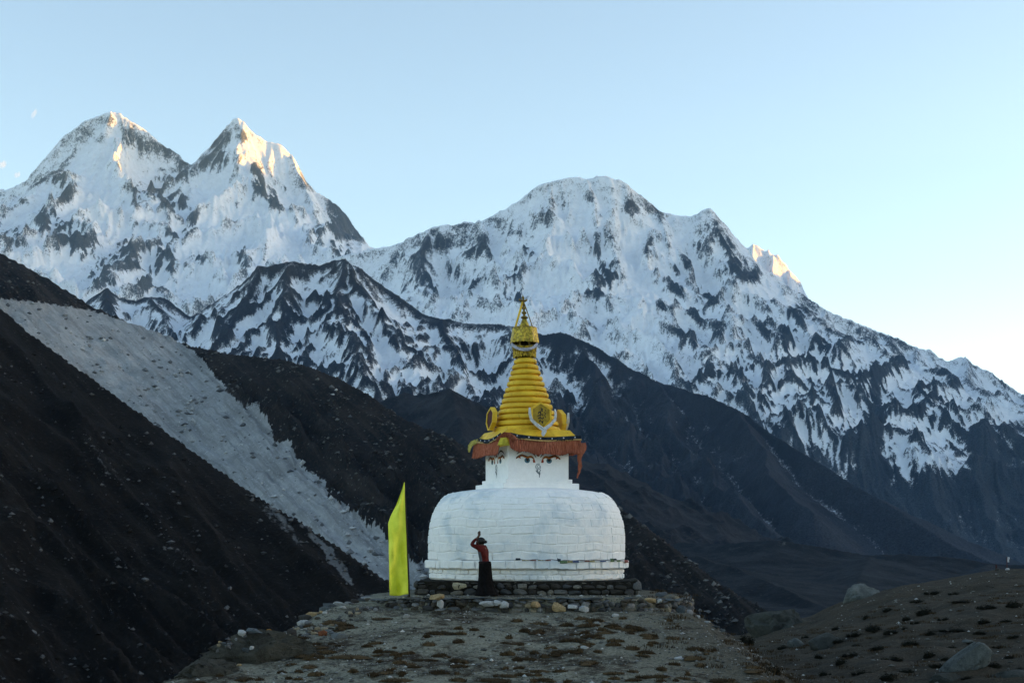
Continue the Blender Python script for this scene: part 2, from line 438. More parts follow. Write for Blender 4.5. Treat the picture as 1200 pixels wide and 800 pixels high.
    sn = strokes(X, Y, H, [(670, 300, 30, 50, 0, .5), (640, 320, 26, 60, 20, .4), (740, 290, 16, 50, -20, .6), (755, 350, 16, 50, -15, .7), (765, 410, 14, 40, -10, .6), (740, 380, 20, 40, 0, .4), (600, 370, 40, 20, 0, .4), (590, 300, 20, 14, 40, .4),
                              (680, 218, 30, 8, 0, .4), (870, 340, 22, 8, 0, .7), (860, 370, 22, 16, -20, .4), (935, 400, 14, 18, 30, .3), (900, 395, 12, 20, 20, .3), (1075, 440, 14, 12, 20, .9), (1105, 460, 10, 20, 40, .5), (1075, 425, 10, 9, 0, .5), (1105, 540, 36, 14, 5, 1.0), (1065, 528, 30, 10, 20, .8), (1160, 480, 30, 16, 10, .5),
                              (985, 555, 26, 12, -20, .4), (1180, 480, 30, 12, 10, .4)])
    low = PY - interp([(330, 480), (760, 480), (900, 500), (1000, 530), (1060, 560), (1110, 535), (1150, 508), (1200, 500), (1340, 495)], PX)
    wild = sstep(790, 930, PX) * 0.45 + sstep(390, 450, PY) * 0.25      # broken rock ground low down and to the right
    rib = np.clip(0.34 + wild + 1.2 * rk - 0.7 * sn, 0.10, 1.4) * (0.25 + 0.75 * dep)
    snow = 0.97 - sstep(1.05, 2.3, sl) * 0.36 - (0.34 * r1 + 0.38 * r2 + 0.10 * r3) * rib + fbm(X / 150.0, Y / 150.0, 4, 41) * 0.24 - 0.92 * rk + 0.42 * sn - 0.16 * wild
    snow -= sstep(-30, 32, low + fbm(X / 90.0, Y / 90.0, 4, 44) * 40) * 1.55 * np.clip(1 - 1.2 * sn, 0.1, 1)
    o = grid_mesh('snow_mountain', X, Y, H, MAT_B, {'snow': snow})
    tag(o, kind='structure')

# -------- far peak that still catches the sun behind the massif
def build_far_peak():
    U, X, Y = fan(800, 1050, 1.5, 10600, 12800, 14.0)
    C = 12000
    main = crest([(780, 420, C), (840, 330, C), (862, 292, C), (874, 288, C), (882, 287, C), (894, 291, C), (906, 296, C), (913, 300, C), (925, 314, C), (938, 331, C), (960, 372, C), (1060, 500, C)])
    H = seg_height(X, Y + fbm(X / 300, Y / 300, 3, 3) * 40, main, 1.0, 500.0, 0.95)
    for s in ([(906, 296, 11980), (904, 330, 11500), (900, 380, 10900)], [(925, 314, 11980), (930, 350, 11500), (940, 400, 10900)], [(882, 287, 11980), (880, 320, 11500), (872, 370, 10900)]):
        H = seg_height(X, Y, crest(s), 1.1, 300.0, 1.0, H)
    H = H + (ridged(X / 90.0, Y / 400.0, 5, 43) - 0.4) * 40
    H = np.maximum(H, -150)
    sl, du, dv = slope_of(X, Y, H)
    snow = 1.15 - sstep(1.2, 2.4, sl) * 0.5 + fbm(X / 100.0, Y / 100.0, 4, 51) * 0.3
    o = grid_mesh('snow_mountain', X, Y, H, MAT_B, {'snow': snow})
    tag(o, kind='structure')

# -------- dark rock ridge dusted with snow, running down to the valley at the right
def build_rock_ridge():
    U, X, Y = fan(60, 1230, 1.5, 2700, 5600, 5.5)
    yw = Y + fbm(X / 260.0, Y / 260.0, 4, 25) * 60
    xw = X + fbm(X / 170.0, Y / 170.0, 4, 29) * 35
    pts = [(40, 420, 4900), (90, 362, 4900), (105, 349, 4900), (124, 337, 4900), (140, 349, 4900), (160, 350, 4900), (180, 346, 4900), (200, 352, 4900), (218, 366, 4880), (240, 369, 4850), (252, 352, 4850), (268, 341, 4820),
           (285, 326, 4800), (303, 314, 4800), (322, 309, 4800), (340, 306, 4800), (370, 309, 4800), (390, 305, 4800), (402, 303, 4800), (420, 313, 4780), (446, 332, 4750), (470, 349, 4700), (497, 366, 4650), (520, 372, 4620),
           (545, 377, 4600), (575, 379, 4600), (600, 381, 4580), (636, 392, 4550), (664, 390, 4500), (680, 398, 4480), (700, 409, 4430), (720, 418, 4380), (745, 434, 4320), (770, 444, 4250), (800, 453, 4150), (835, 465, 4050), (850, 472, 4000),
           (870, 482, 3950), (905, 508, 3850), (950, 537, 3700), (1000, 567, 3550), (1050, 598, 3420), (1100, 628, 3300), (1150, 653, 3200), (1250, 700, 3000)]
    main = crest(pts)
    H = seg_height(X, yw, main, 0.62, 300.0, 0.42)
    spurs = [
        [(124, 337, 4890), (130, 370, 4600), (150, 420, 4200)],
        [(180, 346, 4890), (200, 385, 4550), (230, 430, 4150)],
        [(303, 314, 4790), (275, 360, 4500), (262, 400, 4200), (270, 450, 3800)],
        [(340, 306, 4790), (335, 350, 4500), (325, 400, 4150), (340, 460, 3700)],
        [(402, 303, 4790), (395, 350, 4500), (405, 390, 4200), (430, 440, 3800)],
        [(402, 303, 4790), (435, 350, 4550), (470, 400, 4250), (500, 440, 3950)],
        [(520, 372, 4600), (525, 410, 4350), (560, 450, 4000)],
        [(600, 381, 4570), (612, 420, 4300), (650, 480, 3850), (690, 540, 3400)],
        [(680, 398, 4470), (700, 450, 4150), (740, 510, 3700), (800, 580, 3200)],
        [(770, 444, 4240), (790, 500, 3850), (840, 560, 3400), (900, 620, 3000)],
        [(870, 482, 3940), (900, 545, 3550), (950, 600, 3200)],
    ]
    for s in spurs:
        H = seg_height(xw, Y, crest(s), 0.55, 180.0, 0.42, H)
    H = np.maximum(H, -110.0)
    dep = np.clip((interp([(p[0], p[2]) for p in main], X / Y * 4500) - H) / 200.0, 0.0, 1)
    smooth_right = 1 - 0.75 * sstep(780, 900, U)
    H = H + (ridged(xw / 140.0, Y / 230.0, 6, 63) - 0.42) * 80 * (0.12 + 0.88 * dep) * smooth_right
    H = H + fbm(X / 30.0, Y / 55.0, 4, 67) * 12 * (0.4 + 0.6 * dep) * smooth_right
    H = H + (ridged(xw / 30.0 + fbm(X / 60, Y / 100, 3, 8) * 0.8, Y / 150.0, 3, 39) - 0.45) * 13 * dep * smooth_right
    H = erode(H, 5.0, 130000, 44, 3, 6)
    sl, du, dv = slope_of(X, Y, H)
    r1, r2, r3 = relief(H, 5.0)
    PX = X / Y * F + 600.0; PY = HZ - H / Y * F
    snow = 0.83 - sstep(0.6, 1.5, sl) * 0.42 - 0.28 * r1 - 0.34 * r2 - 0.16 * r3 + fbm(X / 80.0, Y / 80.0, 4, 61) * 0.36
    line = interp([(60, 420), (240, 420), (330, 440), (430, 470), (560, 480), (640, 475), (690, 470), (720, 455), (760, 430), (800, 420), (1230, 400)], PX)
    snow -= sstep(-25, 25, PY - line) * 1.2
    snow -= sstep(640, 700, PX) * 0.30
    snow -= strokes(X, Y, H, [(345, 370, 12, 40, 20, .7), (300, 350, 30, 9, -50, .8), (270, 375, 26, 8, -50, .8), (405, 330, 24, 8, 30, .7), (440, 345, 30, 7, 36, .7), (340, 320, 20, 10, 0, .5), (330, 385, 12, 14, 0, .7), (385, 350, 7, 26, 15, .6), (420, 375, 30, 6, 40, .5),
                              (500, 375, 22, 8, 20, .8), (520, 375, 14, 8, 0, .8), (450, 395, 26, 7, 10, .7), (480, 405, 14, 10, -30, .5), (530, 395, 30, 7, 30, .8), (560, 420, 18, 8, 40, .7), (125, 345, 14, 12, 0, .7), (190, 355, 24, 6, 10, .5), (222, 378, 10, 10, 60, .6), (660, 420, 40, 20, 20, .8), (640, 400, 30, 8, 15, .6), (690, 450, 40, 20, 30, .8)])
    snow += strokes(X, Y, H, [(470, 432, 40, 16, 15, .7), (455, 412, 26, 8, 20, .6), (515, 425, 26, 8, 45, .6), (440, 385, 26, 10, 35, .5), (365, 390, 16, 26, 0, .4), (545, 440, 22, 10, 30, .5), (655, 450, 20, 14, 10, .8), (640, 440, 14, 9, 20, .5), (730, 488, 16, 4, 60, .6), (165, 370, 22, 12, 20, .4), (200, 375, 16, 8, 20, .4), (310, 395, 14, 12, 0, .4), (580, 400, 16, 9, 20, .4), (430, 350, 10, 16, 0, .3)])
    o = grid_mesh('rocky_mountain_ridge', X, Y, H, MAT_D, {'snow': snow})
    tag(o, kind='structure')


# -------- unseen range added off to the right, crest shaped to shade valley and peaks
def build_shading_range():
    xs = np.linspace(3300, 9700, 100); ys = np.linspace(-7000, 15500, 420)
    X, Y = np.meshgrid(xs, ys)
    cr = interp([(-7000, 700), (0, 740), (1450, 800), (2000, 960), (2550, 1040), (3800, 1080), (4900, 1400), (5918, 1740), (7400, 2250), (8463, 2560), (9300, 2680), (9750, 2900), (10000, 3120), (10350, 3270), (10560, 3200), (10668, 3085), (10735, 3110), (10800, 3430), (11060, 3450), (11250, 3000), (12000, 2700), (12670, 2620), (13700, 2400), (15500, 2200)], Y)
    H = cr + fbm(Y / 900.0, Y * 0 + 3.3, 4, 91) * 35 - np.abs(X - 6500 + fbm(X / 900, Y / 900, 3, 93) * 150) * 1.1
    H = H + (ridged(X / 700.0, Y / 600.0, 5, 95) - 0.45) * 260 * np.clip(np.abs(X - 6500) / 900.0, 0, 1)
    H = np.maximum(H, -150)
    sl, du, dv = slope_of(X, Y, H)
    snow = 1.0 - sstep(0.9, 1.6, sl) * 0.6 + fbm(X / 300, Y / 300, 4, 97) * 0.4 - sstep(900, 200, H) * 0.9
    o = grid_mesh('snow_mountain', X, Y, H, MAT_B, {'snow': snow})  # out of view, added to block the low sun
    tag(o, kind='structure')

# -------- earth, heath and scree
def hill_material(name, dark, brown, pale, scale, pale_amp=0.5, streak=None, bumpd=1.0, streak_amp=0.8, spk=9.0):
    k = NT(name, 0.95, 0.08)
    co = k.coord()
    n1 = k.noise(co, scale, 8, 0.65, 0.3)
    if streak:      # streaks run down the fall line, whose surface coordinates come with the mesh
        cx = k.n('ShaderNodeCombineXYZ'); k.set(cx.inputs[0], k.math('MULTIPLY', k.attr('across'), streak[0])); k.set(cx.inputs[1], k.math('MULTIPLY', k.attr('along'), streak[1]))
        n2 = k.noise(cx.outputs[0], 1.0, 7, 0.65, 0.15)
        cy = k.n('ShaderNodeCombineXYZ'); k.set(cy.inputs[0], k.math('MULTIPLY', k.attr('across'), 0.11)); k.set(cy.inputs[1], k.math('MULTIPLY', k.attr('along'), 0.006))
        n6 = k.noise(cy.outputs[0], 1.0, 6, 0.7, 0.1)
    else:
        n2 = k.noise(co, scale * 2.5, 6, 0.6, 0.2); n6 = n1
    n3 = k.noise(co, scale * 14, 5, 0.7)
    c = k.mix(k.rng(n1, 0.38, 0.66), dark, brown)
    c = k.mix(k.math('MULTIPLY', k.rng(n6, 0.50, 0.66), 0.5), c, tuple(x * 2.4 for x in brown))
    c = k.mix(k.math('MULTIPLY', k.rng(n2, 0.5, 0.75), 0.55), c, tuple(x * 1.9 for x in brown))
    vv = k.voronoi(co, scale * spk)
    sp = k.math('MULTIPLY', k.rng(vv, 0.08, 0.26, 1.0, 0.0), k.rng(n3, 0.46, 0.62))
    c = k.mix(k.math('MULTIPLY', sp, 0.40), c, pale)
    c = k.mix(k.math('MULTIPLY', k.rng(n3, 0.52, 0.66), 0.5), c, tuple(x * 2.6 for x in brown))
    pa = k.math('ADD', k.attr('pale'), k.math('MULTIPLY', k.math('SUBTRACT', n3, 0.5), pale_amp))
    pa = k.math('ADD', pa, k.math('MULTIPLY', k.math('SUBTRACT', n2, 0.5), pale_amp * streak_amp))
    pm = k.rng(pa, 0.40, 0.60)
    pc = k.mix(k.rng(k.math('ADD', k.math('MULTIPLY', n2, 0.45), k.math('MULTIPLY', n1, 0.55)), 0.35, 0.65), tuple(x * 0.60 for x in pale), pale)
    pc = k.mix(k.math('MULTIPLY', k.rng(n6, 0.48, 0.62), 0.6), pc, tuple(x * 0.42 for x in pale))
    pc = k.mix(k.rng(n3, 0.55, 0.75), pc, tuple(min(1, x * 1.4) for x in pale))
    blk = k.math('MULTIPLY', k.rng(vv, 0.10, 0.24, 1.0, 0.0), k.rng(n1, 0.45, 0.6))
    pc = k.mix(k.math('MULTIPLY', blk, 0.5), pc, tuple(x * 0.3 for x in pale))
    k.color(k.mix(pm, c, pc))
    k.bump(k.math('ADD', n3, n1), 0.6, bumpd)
    return k.m

def build_scree_hill():
    U, X, Y = fan(-220, 1010, 1.8, 430, 1900, 3.5)
    prof = [(-230, 190), (-100, 250), (0, 296), (38, 316), (75, 338), (100, 354), (118, 362), (140, 371), (165, 380), (200, 393), (225, 405), (240, 408), (262, 413), (300, 417), (335, 422), (365, 430), (392, 440), (415, 452),
            (432, 461), (452, 476), (472, 489), (500, 501), (532, 514), (562, 536), (600, 552), (650, 566), (700, 582), (736, 600), (770, 625), (805, 652), (845, 682), (885, 706), (930, 731), (960, 750), (1020, 790)]
    yc = interp([(-230, 1500), (200, 1350), (420, 1150), (560, 1000), (740, 800), (930, 640), (1010, 560)], U)
    zc = (HZ - interp(prof, U)) / F * yc
    d = yc - Y
    zc = zc + fbm(U / 9.0, U * 0 + 1.7, 4, 11) * yc * 0.0020 * np.exp(-np.abs(d) / 12.0)
    H = zc - np.where(d > 0, 0.50 * d + 0.00012 * d * d, -0.8 * d)
    # gullies run down to the right
    PX = U; PY = HZ - H / Y * F
    a = R(42)
    q = (-PX * math.sin(a) + PY * math.cos(a)); t = (PX * math.cos(a) + PY * math.sin(a))
    amt = np.clip(np.abs(d) / 120.0, 0.03, 1)
    edge = interp([(-230, 330), (0, 347), (50, 353), (100, 360), (160, 376), (205, 394), (232, 414), (262, 448), (300, 478), (330, 512), (370, 556), (420, 602), (470, 640), (505, 668), (560, 720), (1010, 900)], PX)
    def scree_mask(PY):
        rag = fbm(PX / 26.0, PY / 26.0, 4, 13) * 26 + fbm(PX / 6.0, PY / 6.0, 3, 14) * 8
        return sstep(-5, 9, PY - edge + rag * sstep(200, 320, PX) + fbm(PX / 6, PY / 6, 3, 15) * 5)
    pale = scree_mask(PY)
    H = H + (ridged(q / 34.0, t / 150.0, 5, 77) - 0.4) * 26 * amt * (1 - 0.85 * pale) + fbm(q / 12.0, t / 60.0, 4, 79) * 5 * amt - pale * 3
    H = H + fbm(X / 18.0, Y / 18.0, 2, 80) * 2.4 * amt
    pale = scree_mask(HZ - H / Y * F)
    pale = pale + strokes(X, Y, H, [(400, 475, 26, 8, 60, .35), (380, 540, 30, 6, 55, .3), (445, 560, 40, 5, 60, .25), (300, 455, 14, 5, 40, .4)])
    vis = ((d > 0) & (d < 700)).astype(float) * Y ** -1.0
    strew('scree_blocks', X, Y, H, vis * np.clip(pale, 0, 1) * (0.4 + np.clip(fbm(PX / 40, PY / 40, 3, 16), 0, 1) * 2), 9000, 0.35, 3.0, ((0.10, 0.105, 0.11), (0.42, 0.43, 0.43)), 'grey blocks strewn over the scree chute', 61)
    strew('heath_blocks', X, Y, H, vis * np.clip(1 - pale, 0, 1) * np.clip(fbm(PX / 30, PY / 30, 4, 18) + 0.05, 0, 1), 3500, 0.3, 2.2, ((0.02, 0.019, 0.018), (0.13, 0.13, 0.125)), 'scattered pale rocks on the dark hillside behind the scree', 62)
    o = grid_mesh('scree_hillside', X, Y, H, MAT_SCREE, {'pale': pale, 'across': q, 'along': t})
    tag(o, kind='structure')

def strew(name, X, Y, H, weight, n, smin, smax, cols, label, seed):
    """loose rocks strewn over a slope, one mesh"""
    g = np.random.default_rng(seed)
    w = np.clip(weight, 0, None).ravel(); w = w / w.sum()
    nc = X.shape[1]
    idx = g.choice(w.size, n, p=w)
    r_, c_ = np.clip(idx // nc, 0, X.shape[0] - 2), np.clip(idx % nc, 0, nc - 2)
    a, b = g.random(n), g.random(n)
    def at(M): return M[r_, c_] * (1 - a) * (1 - b) + M[r_, c_ + 1] * a * (1 - b) + M[r_ + 1, c_] * (1 - a) * b + M[r_ + 1, c_ + 1] * a * b
    P = np.stack([at(X), at(Y), at(H)], -1)
    S = smin * (smax / smin) ** (g.random(n) ** 1.9)
    base = np.array([(1, 0, 0), (-1, 0, 0), (0, 1, 0), (0, -1, 0), (0, 0, 1), (0, 0, -1)], float)
    tri = np.array([(0, 2, 4), (2, 1, 4), (1, 3, 4), (3, 0, 4), (2, 0, 5), (1, 2, 5), (3, 1, 5), (0, 3, 5)])
    V = P[:, None, :] + base[None] * g.uniform(0.6, 1.3, (n, 6, 1)) * np.array([1.1, 1.0, 0.75]) * S[:, None, None] + g.normal(0, 0.15, (n, 6, 3)) * S[:, None, None]
    V[:, :, 2] += 0.25 * S[:, None]
    T = tri[None] + (np.arange(n) * 6)[:, None, None]
    me = bpy.data.meshes.new(name)
    me.from_pydata(V.reshape(-1, 3).tolist(), [], T.reshape(-1, 3).tolist()); me.update()
    k = NT(name + '_rock', 0.9, 0.1)
    q = k.n('ShaderNodeNewGeometry').outputs['Random Per Island']
    k.color(k.mix(k.rng(q, 0.2, 0.95), cols[0], cols[1]))
    tag(link(name, me, k.m), label, 'rocks', kind='stuff')

def build_dark_slope():
    U, X, Y = fan(-260, 640, 2.0, 120, 620, 1.6)
    prof = [(-260, 200), (-100, 290), (0, 360), (40, 394), (100, 437), (150, 474), (200, 509), (250, 545), (300, 580), (350, 610), (400, 641), (435, 666), (470, 690), (520, 724), (570, 760), (640, 810)]
    yc = interp([(-260, 470), (0, 420), (470, 300), (640, 270)], U)
    zc = (HZ - interp(prof, U)) / F * yc
    d = yc - Y
    zc = zc + fbm(U / 12.0, U * 0 + 4.1, 4, 21) * 0.9 * np.exp(-np.abs(d) / 5.0)
    H = zc - np.where(d > 0, 0.46 * d + 0.0002 * d * d, -0.75 * d)
    PX = U; PY = HZ - H / Y * F
    a = R(44)
    q = (-PX * math.sin(a) + PY * math.cos(a)); t = (PX * math.cos(a) + PY * math.sin(a))
    amt = np.clip(np.abs(d) / 40.0, 0.02, 1)
    H = H + (ridged(q / 60.0, t / 400.0, 4, 87) - 0.4) * 7 * amt + fbm(q / 20.0, t / 120.0, 4, 89) * 2.0 * amt + fbm(X / 9.0, Y / 9.0, 2, 90) * 0.9 * amt
    pale = strokes(X, Y, H, [(330, 610, 60, 7, 50, .9), (365, 625, 75, 6, 48, 1.0), (300, 590, 40, 5, 40, .5), (400, 670, 40, 6, 50, .5), (170, 600, 120, 9, 50, .42), (225, 690, 80, 11, 52, .45), (120, 540, 60, 8, 45, .3),
                             (40, 640, 90, 8, 48, .3), (130, 730, 90, 9, 46, .35), (30, 750, 60, 8, 46, .35), (20, 450, 50, 12, 42, .25), (240, 560, 90, 6, 40, .2)])
    pale = pale * (0.75 + 0.5 * fbm(q / 8, t / 60, 3, 33))
    vis = ((d > 0) & (d < 260)).astype(float) * Y ** -1.0
    strew('slope_blocks', X, Y, H, vis * (np.clip(fbm(q / 14, t / 60, 4, 34), 0, 1) + 0.8 * np.clip(pale, 0, 1)), 5500, 0.08, 0.75, ((0.012, 0.012, 0.012), (0.11, 0.112, 0.115)), 'small rocks strewn over the near dark slope', 63)
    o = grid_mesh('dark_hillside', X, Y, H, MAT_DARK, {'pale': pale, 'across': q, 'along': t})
    tag(o, kind='structure')

def build_mid_hills():
    # dark pyramid hill behind the stupa
    U, X, Y = fan(380, 960, 2.0, 1900, 3200, 5.0)
    C = 2700
    main = crest([(380, 520, C), (420, 482, C), (445, 466, C), (475, 463, C), (495, 461, C), (512, 454, C), (527, 449, C), (545, 459, C), (570, 473, C), (610, 492, C), (660, 524, C), (720, 560, C), (800, 606, C), (880, 645, C), (980, 690, C)])
    H = seg_height(X, Y + fbm(X / 150, Y / 150, 3, 45) * 25, main, 0.3, 200.0, 0.42)
    for s in ([(527, 449, 2690), (540, 500, 2400), (580, 560, 2100)], [(445, 466, 2690), (470, 520, 2400), (500, 580, 2100)], [(610, 492, 2690), (650, 560, 2400)], [(720, 560, 2690), (760, 620, 2350)]):
        H = seg_height(X, Y, crest(s), 0.35, 100.0, 0.4, H)
    H = H + (ridged(X / 90.0, Y / 170.0, 5, 47) - 0.45) * 22
    H = np.maximum(H, -112)
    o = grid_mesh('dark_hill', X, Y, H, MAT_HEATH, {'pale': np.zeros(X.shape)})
    tag(o, kind='structure')
    # low moraine terraces on the valley floor
    U, X, Y = fan(700, 1330, 2.0, 900, 2300, 4.0)
    H = seg_height(X, Y + fbm(X / 80, Y / 80, 3, 48) * 20, crest([(700, 660, 2000), (770, 642, 2000), (800, 634, 2000), (840, 637, 1980), (900, 633, 1950), (940, 637, 1950), (985, 644, 1930), (1020, 651, 1920), (1060, 648, 1900), (1110, 652, 1900), (1160, 660, 1880), (1330, 668, 1850)]), 0.25, 90.0, 0.10)
    H = seg_height(X, Y, crest([(760, 648, 1600), (820, 652, 1550), (860, 664, 1480), (900, 680, 1400), (950, 704, 1300), (1010, 728, 1200)]), 0.3, 60.0, 0.10, H)
    H = seg_height(X, Y, crest([(1020, 652, 1800), (1000, 690, 1500), (990, 720, 1250)]), 0.2, 60.0, 0.10, H)
    H = seg_height(X, Y, crest([(1160, 660, 1850), (1120, 690, 1500), (1080, 730, 1200)]), 0.2, 60.0, 0.10, H)
    H = H + fbm(X / 60, Y / 60, 5, 49) * 4
    PX = X / Y * F + 600
    pale = strokes(X, Y, H, [(860, 633, 60, 2.5, 2, .5), (940, 637, 40, 2, 6, .45), (815, 650, 14, 2, 20, .4), (880, 660, 50, 4, 25, .2), (893, 688, 4, 4, 0, .5)])
    o = grid_mesh('moraine_hills', X, Y, H, MAT_MORAINE, {'pale': pale})
    tag(o, kind='structure')
    # valley floor, out to the horizon
    g = np.concatenate([-np.geomspace(60000, 4000, 12), np.linspace(-3500, 3500, 40), np.geomspace(4000, 60000, 12)])
    X, Y = np.meshgrid(g, g + 1000)
    Z = -118 + fbm(X / 700, Y / 700, 3, 55) * 6
    tag(grid_mesh('valley_floor', X, Y, Z, MAT_HEATH, {'pale': np.zeros(X.shape)}), kind='structure')

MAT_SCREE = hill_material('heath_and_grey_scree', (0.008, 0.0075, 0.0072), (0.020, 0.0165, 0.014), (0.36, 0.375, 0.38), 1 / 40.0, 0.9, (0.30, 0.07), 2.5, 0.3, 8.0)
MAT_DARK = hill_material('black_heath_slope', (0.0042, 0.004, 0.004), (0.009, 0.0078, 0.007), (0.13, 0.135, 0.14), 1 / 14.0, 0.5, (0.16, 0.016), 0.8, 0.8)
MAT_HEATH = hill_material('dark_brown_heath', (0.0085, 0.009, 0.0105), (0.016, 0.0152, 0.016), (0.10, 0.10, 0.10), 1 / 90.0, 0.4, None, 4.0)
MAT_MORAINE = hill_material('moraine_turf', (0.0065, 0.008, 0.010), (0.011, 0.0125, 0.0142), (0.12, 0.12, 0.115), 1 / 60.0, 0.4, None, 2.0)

# ------------------------------------------------------------------ near ground: the stupa's knoll and the hill at the right
SX, SY = 0.43, 42.0          # stupa axis
TERR = -1.33                 # terrace level

def rho(x, y):
    e = 2.7
    return ((np.abs(x - 0.42) / 4.65) ** e + (np.abs(y - 41.6) / 5.0) ** e) ** (1 / e)

def ground_z(x, y, detail=True):
    x = np.asarray(x, float); y = np.asarray(y, float)
    front = interp([(-30, -1.7), (0, -1.62), (4, -2.0), (10, -3.5), (20, -3.75), (28, -2.72), (32, -2.18), (36.6, -1.68), (44, -1.6), (48, -2.4), (60, -9), (120, -40)], y)
    xl = interp([(0, -12), (20, -8.5), (28, -7.1), (30, -6.7), (32, -6.1), (35, -5.2), (38, -4.45), (45, -4.6)], y)
    xr = interp([(0, 14), (20, 6.5), (28, 5.3), (33, 4.75), (38, 4.75), (45, 5.0)], y)
    wob = fbm(x / 3.0, y / 3.0, 3, 101) * 0.4 if detail else 0
    dl = np.maximum(xl - x + wob, 0); dr = np.maximum(x - xr + wob, 0)
    m = front - 0.05 * np.maximum(np.abs(x - 0.4) - 2, 0) - np.where(dl < 1.0, 0.35 * dl * dl + 0.15 * dl, 0.5 + 0.85 * (dl - 1)) - (0.5 * dr + 0.05 * np.minimum(dr * dr, 9))
    # right-hand hill
    px = np.where(y > 5, x / np.maximum(y, 5) * F + 600, 600)
    c75 = interp([(500, 900), (800, 775), (840, 752), (880, 743), (920, 728), (950, 722), (1000, 702), (1050, 689), (1100, 680), (1150, 672), (1200, 668), (1300, 662), (1700, 655)], px)
    c38 = interp([(500, 1000), (800, 860), (870, 800), (900, 798), (950, 797), (1000, 794), (1100, 788), (1200, 776), (1300, 765), (1700, 750)], px)
    z75 = (HZ - c75) / F * 75; z38 = (HZ - c38) / F * 38
    t = np.clip((y - 38) / 37.0, -0.25, 1)
    h = z38 + (z75 - z38) * (t + 0.20 * np.sin(np.clip(t, 0, 1) * math.pi)) - np.maximum(y - 77, 0) * 0.33 - np.maximum(30 - y, 0) * 0.02
    h = h - 1.2 * sstep(6.5, 5.0, x)
    h = np.where(y < 12, -3.7, h)
    z = np.maximum(m, h)
    k = 0.25
    z = np.where(np.abs(m - h) < k, z + (k - np.abs(m - h)) ** 2 / (4 * k), z)
    if detail:
        z = z + fbm(x / 1.4, y / 1.4, 4, 103) * 0.10 + fbm(x / 0.35, y / 0.35, 3, 105) * 0.025
        z = z + np.where(m < h, 1.0, 0.25) * fbm(x / 4.0, y / 4.0, 4, 107) * 0.36
    r = rho(x, y)
    z = np.where(r < 1.0, TERR - 0.10 * sstep(0.80, 1.0, r) * sstep(2.6, 4.2, np.abs(x - 0.42)) + (fbm(x / 0.5, y / 0.5, 3, 109) * 0.012 if detail else 0), z)
    bank = 0.30 * np.exp(-((x + 4.3) ** 2 / 1.6 + (y - 38.6) ** 2 / 7.0))
    z = np.where(r >= 1.0, z + bank, z)
    z = np.where((r >= 1.0) & (r < 1.25), np.minimum(z, TERR - 0.30 + 0.20 * sstep(-2.0, -3.8, x)), z)
    return z

def build_ground():
    xs = np.concatenate([np.linspace(-120, -16, 27), np.linspace(-15.5, -8.4, 36), np.arange(-8.3, 8.2, 0.075), np.arange(8.3, 32, 0.16), np.linspace(32.5, 140, 50)])
    ys = np.concatenate([np.linspace(-30, 14, 23), np.linspace(14.5, 25.8, 30), np.arange(26, 48, 0.085), np.arange(48.2, 84, 0.28), np.linspace(85, 170, 30)])
    X, Y = np.meshgrid(xs, ys)
    Z = ground_z(X, Y)
    tag(grid_mesh('ground', X, Y, Z, MAT_GROUND), kind='structure')

def ground_material():
    k = NT('gravelly_turf', 0.95, 0.1)
    co = k.coord()
    n1 = k.noise(co, 0.45, 6, 0.6, 0.4)
    n2 = k.noise(co, 3.2, 7, 0.7, 0.2)
    n3 = k.noise(co, 16.0, 5, 0.7)
    vo = k.voronoi(co, 9.0)
    vo2 = k.voronoi(co, 21.0)
    sepx = k.n('ShaderNodeSeparateXYZ'); k.set(sepx.inputs[0], co)
    grey = k.mix(k.rng(n3, 0.35, 0.7), (0.125, 0.123, 0.095), (0.285, 0.277, 0.218))
    brown = k.mix(k.rng(n3, 0.35, 0.7), (0.015, 0.0108, 0.0066), (0.046, 0.034, 0.0215))
    m = k.rng(k.math('ADD', k.math('MULTIPLY', n1, 0.65), k.math('MULTIPLY', n2, 0.60)), 0.56, 0.76)
    # the right-hand hill carries dry turf, the stupa's knoll more gravel
    side = k.rng(sepx.outputs[0], 0.5, 7.0)
    m = k.math('MAXIMUM', m, k.math('MULTIPLY', side, 0.92))
    scrub = k.rng(k.noise(co, 0.9, 6, 0.7, 0.5), 0.47, 0.58)
    brown = k.mix(k.math('MULTIPLY', k.math('MULTIPLY', scrub, k.rng(sepx.outputs[0], 5.0, 8.0)), 0.8), brown, (0.011, 0.0095, 0.0065))
    c = k.mix(m, grey, brown)
    peb = k.math('MULTIPLY', k.rng(vo, 0.10, 0.20, 1, 0), k.rng(n2, 0.48, 0.6))
    peb2 = k.math('MULTIPLY', k.rng(vo2, 0.12, 0.24, 1, 0), k.rng(n1, 0.40, 0.6))
    peb = k.math('MULTIPLY', k.math('MAXIMUM', peb, peb2), k.rng(m, 0.2, 0.9, 0.8, 0.2))
    c = k.mix(peb, c, (0.36, 0.37, 0.35))
    k.color(c)
    k.bump(k.math('ADD', k.math('MULTIPLY', n3, 0.6), k.math('ADD', n2, peb)), 0.9, 0.06)
    return k.m
MAT_GROUND = ground_material()

build_twin_peaks(); build_massif(); build_far_peak(); build_rock_ridge(); build_shading_range()
build_scree_hill(); build_dark_slope(); build_mid_hills(); build_ground()

# ================================================================== STUPA
def lathe(profile, n=48, ph0=0.0, cap=True):
    """profile [(r, z)] -> verts, faces"""
    v, f = [], []
    for (r, z) in profile:
        for i in range(n):
            a = ph0 + 2 * math.pi * i / n
            v.append((r * math.cos(a), r * math.sin(a), z))
    for j in range(len(profile) - 1):
        for i in range(n):
            i2 = (i + 1) % n
            f.append((j * n + i, j * n + i2, (j + 1) * n + i2, (j + 1) * n + i))
    if cap:
        f.append(tuple(range(n - 1, -1, -1)))
        f.append(tuple((len(profile) - 1) * n + i for i in range(n)))
    return v, f

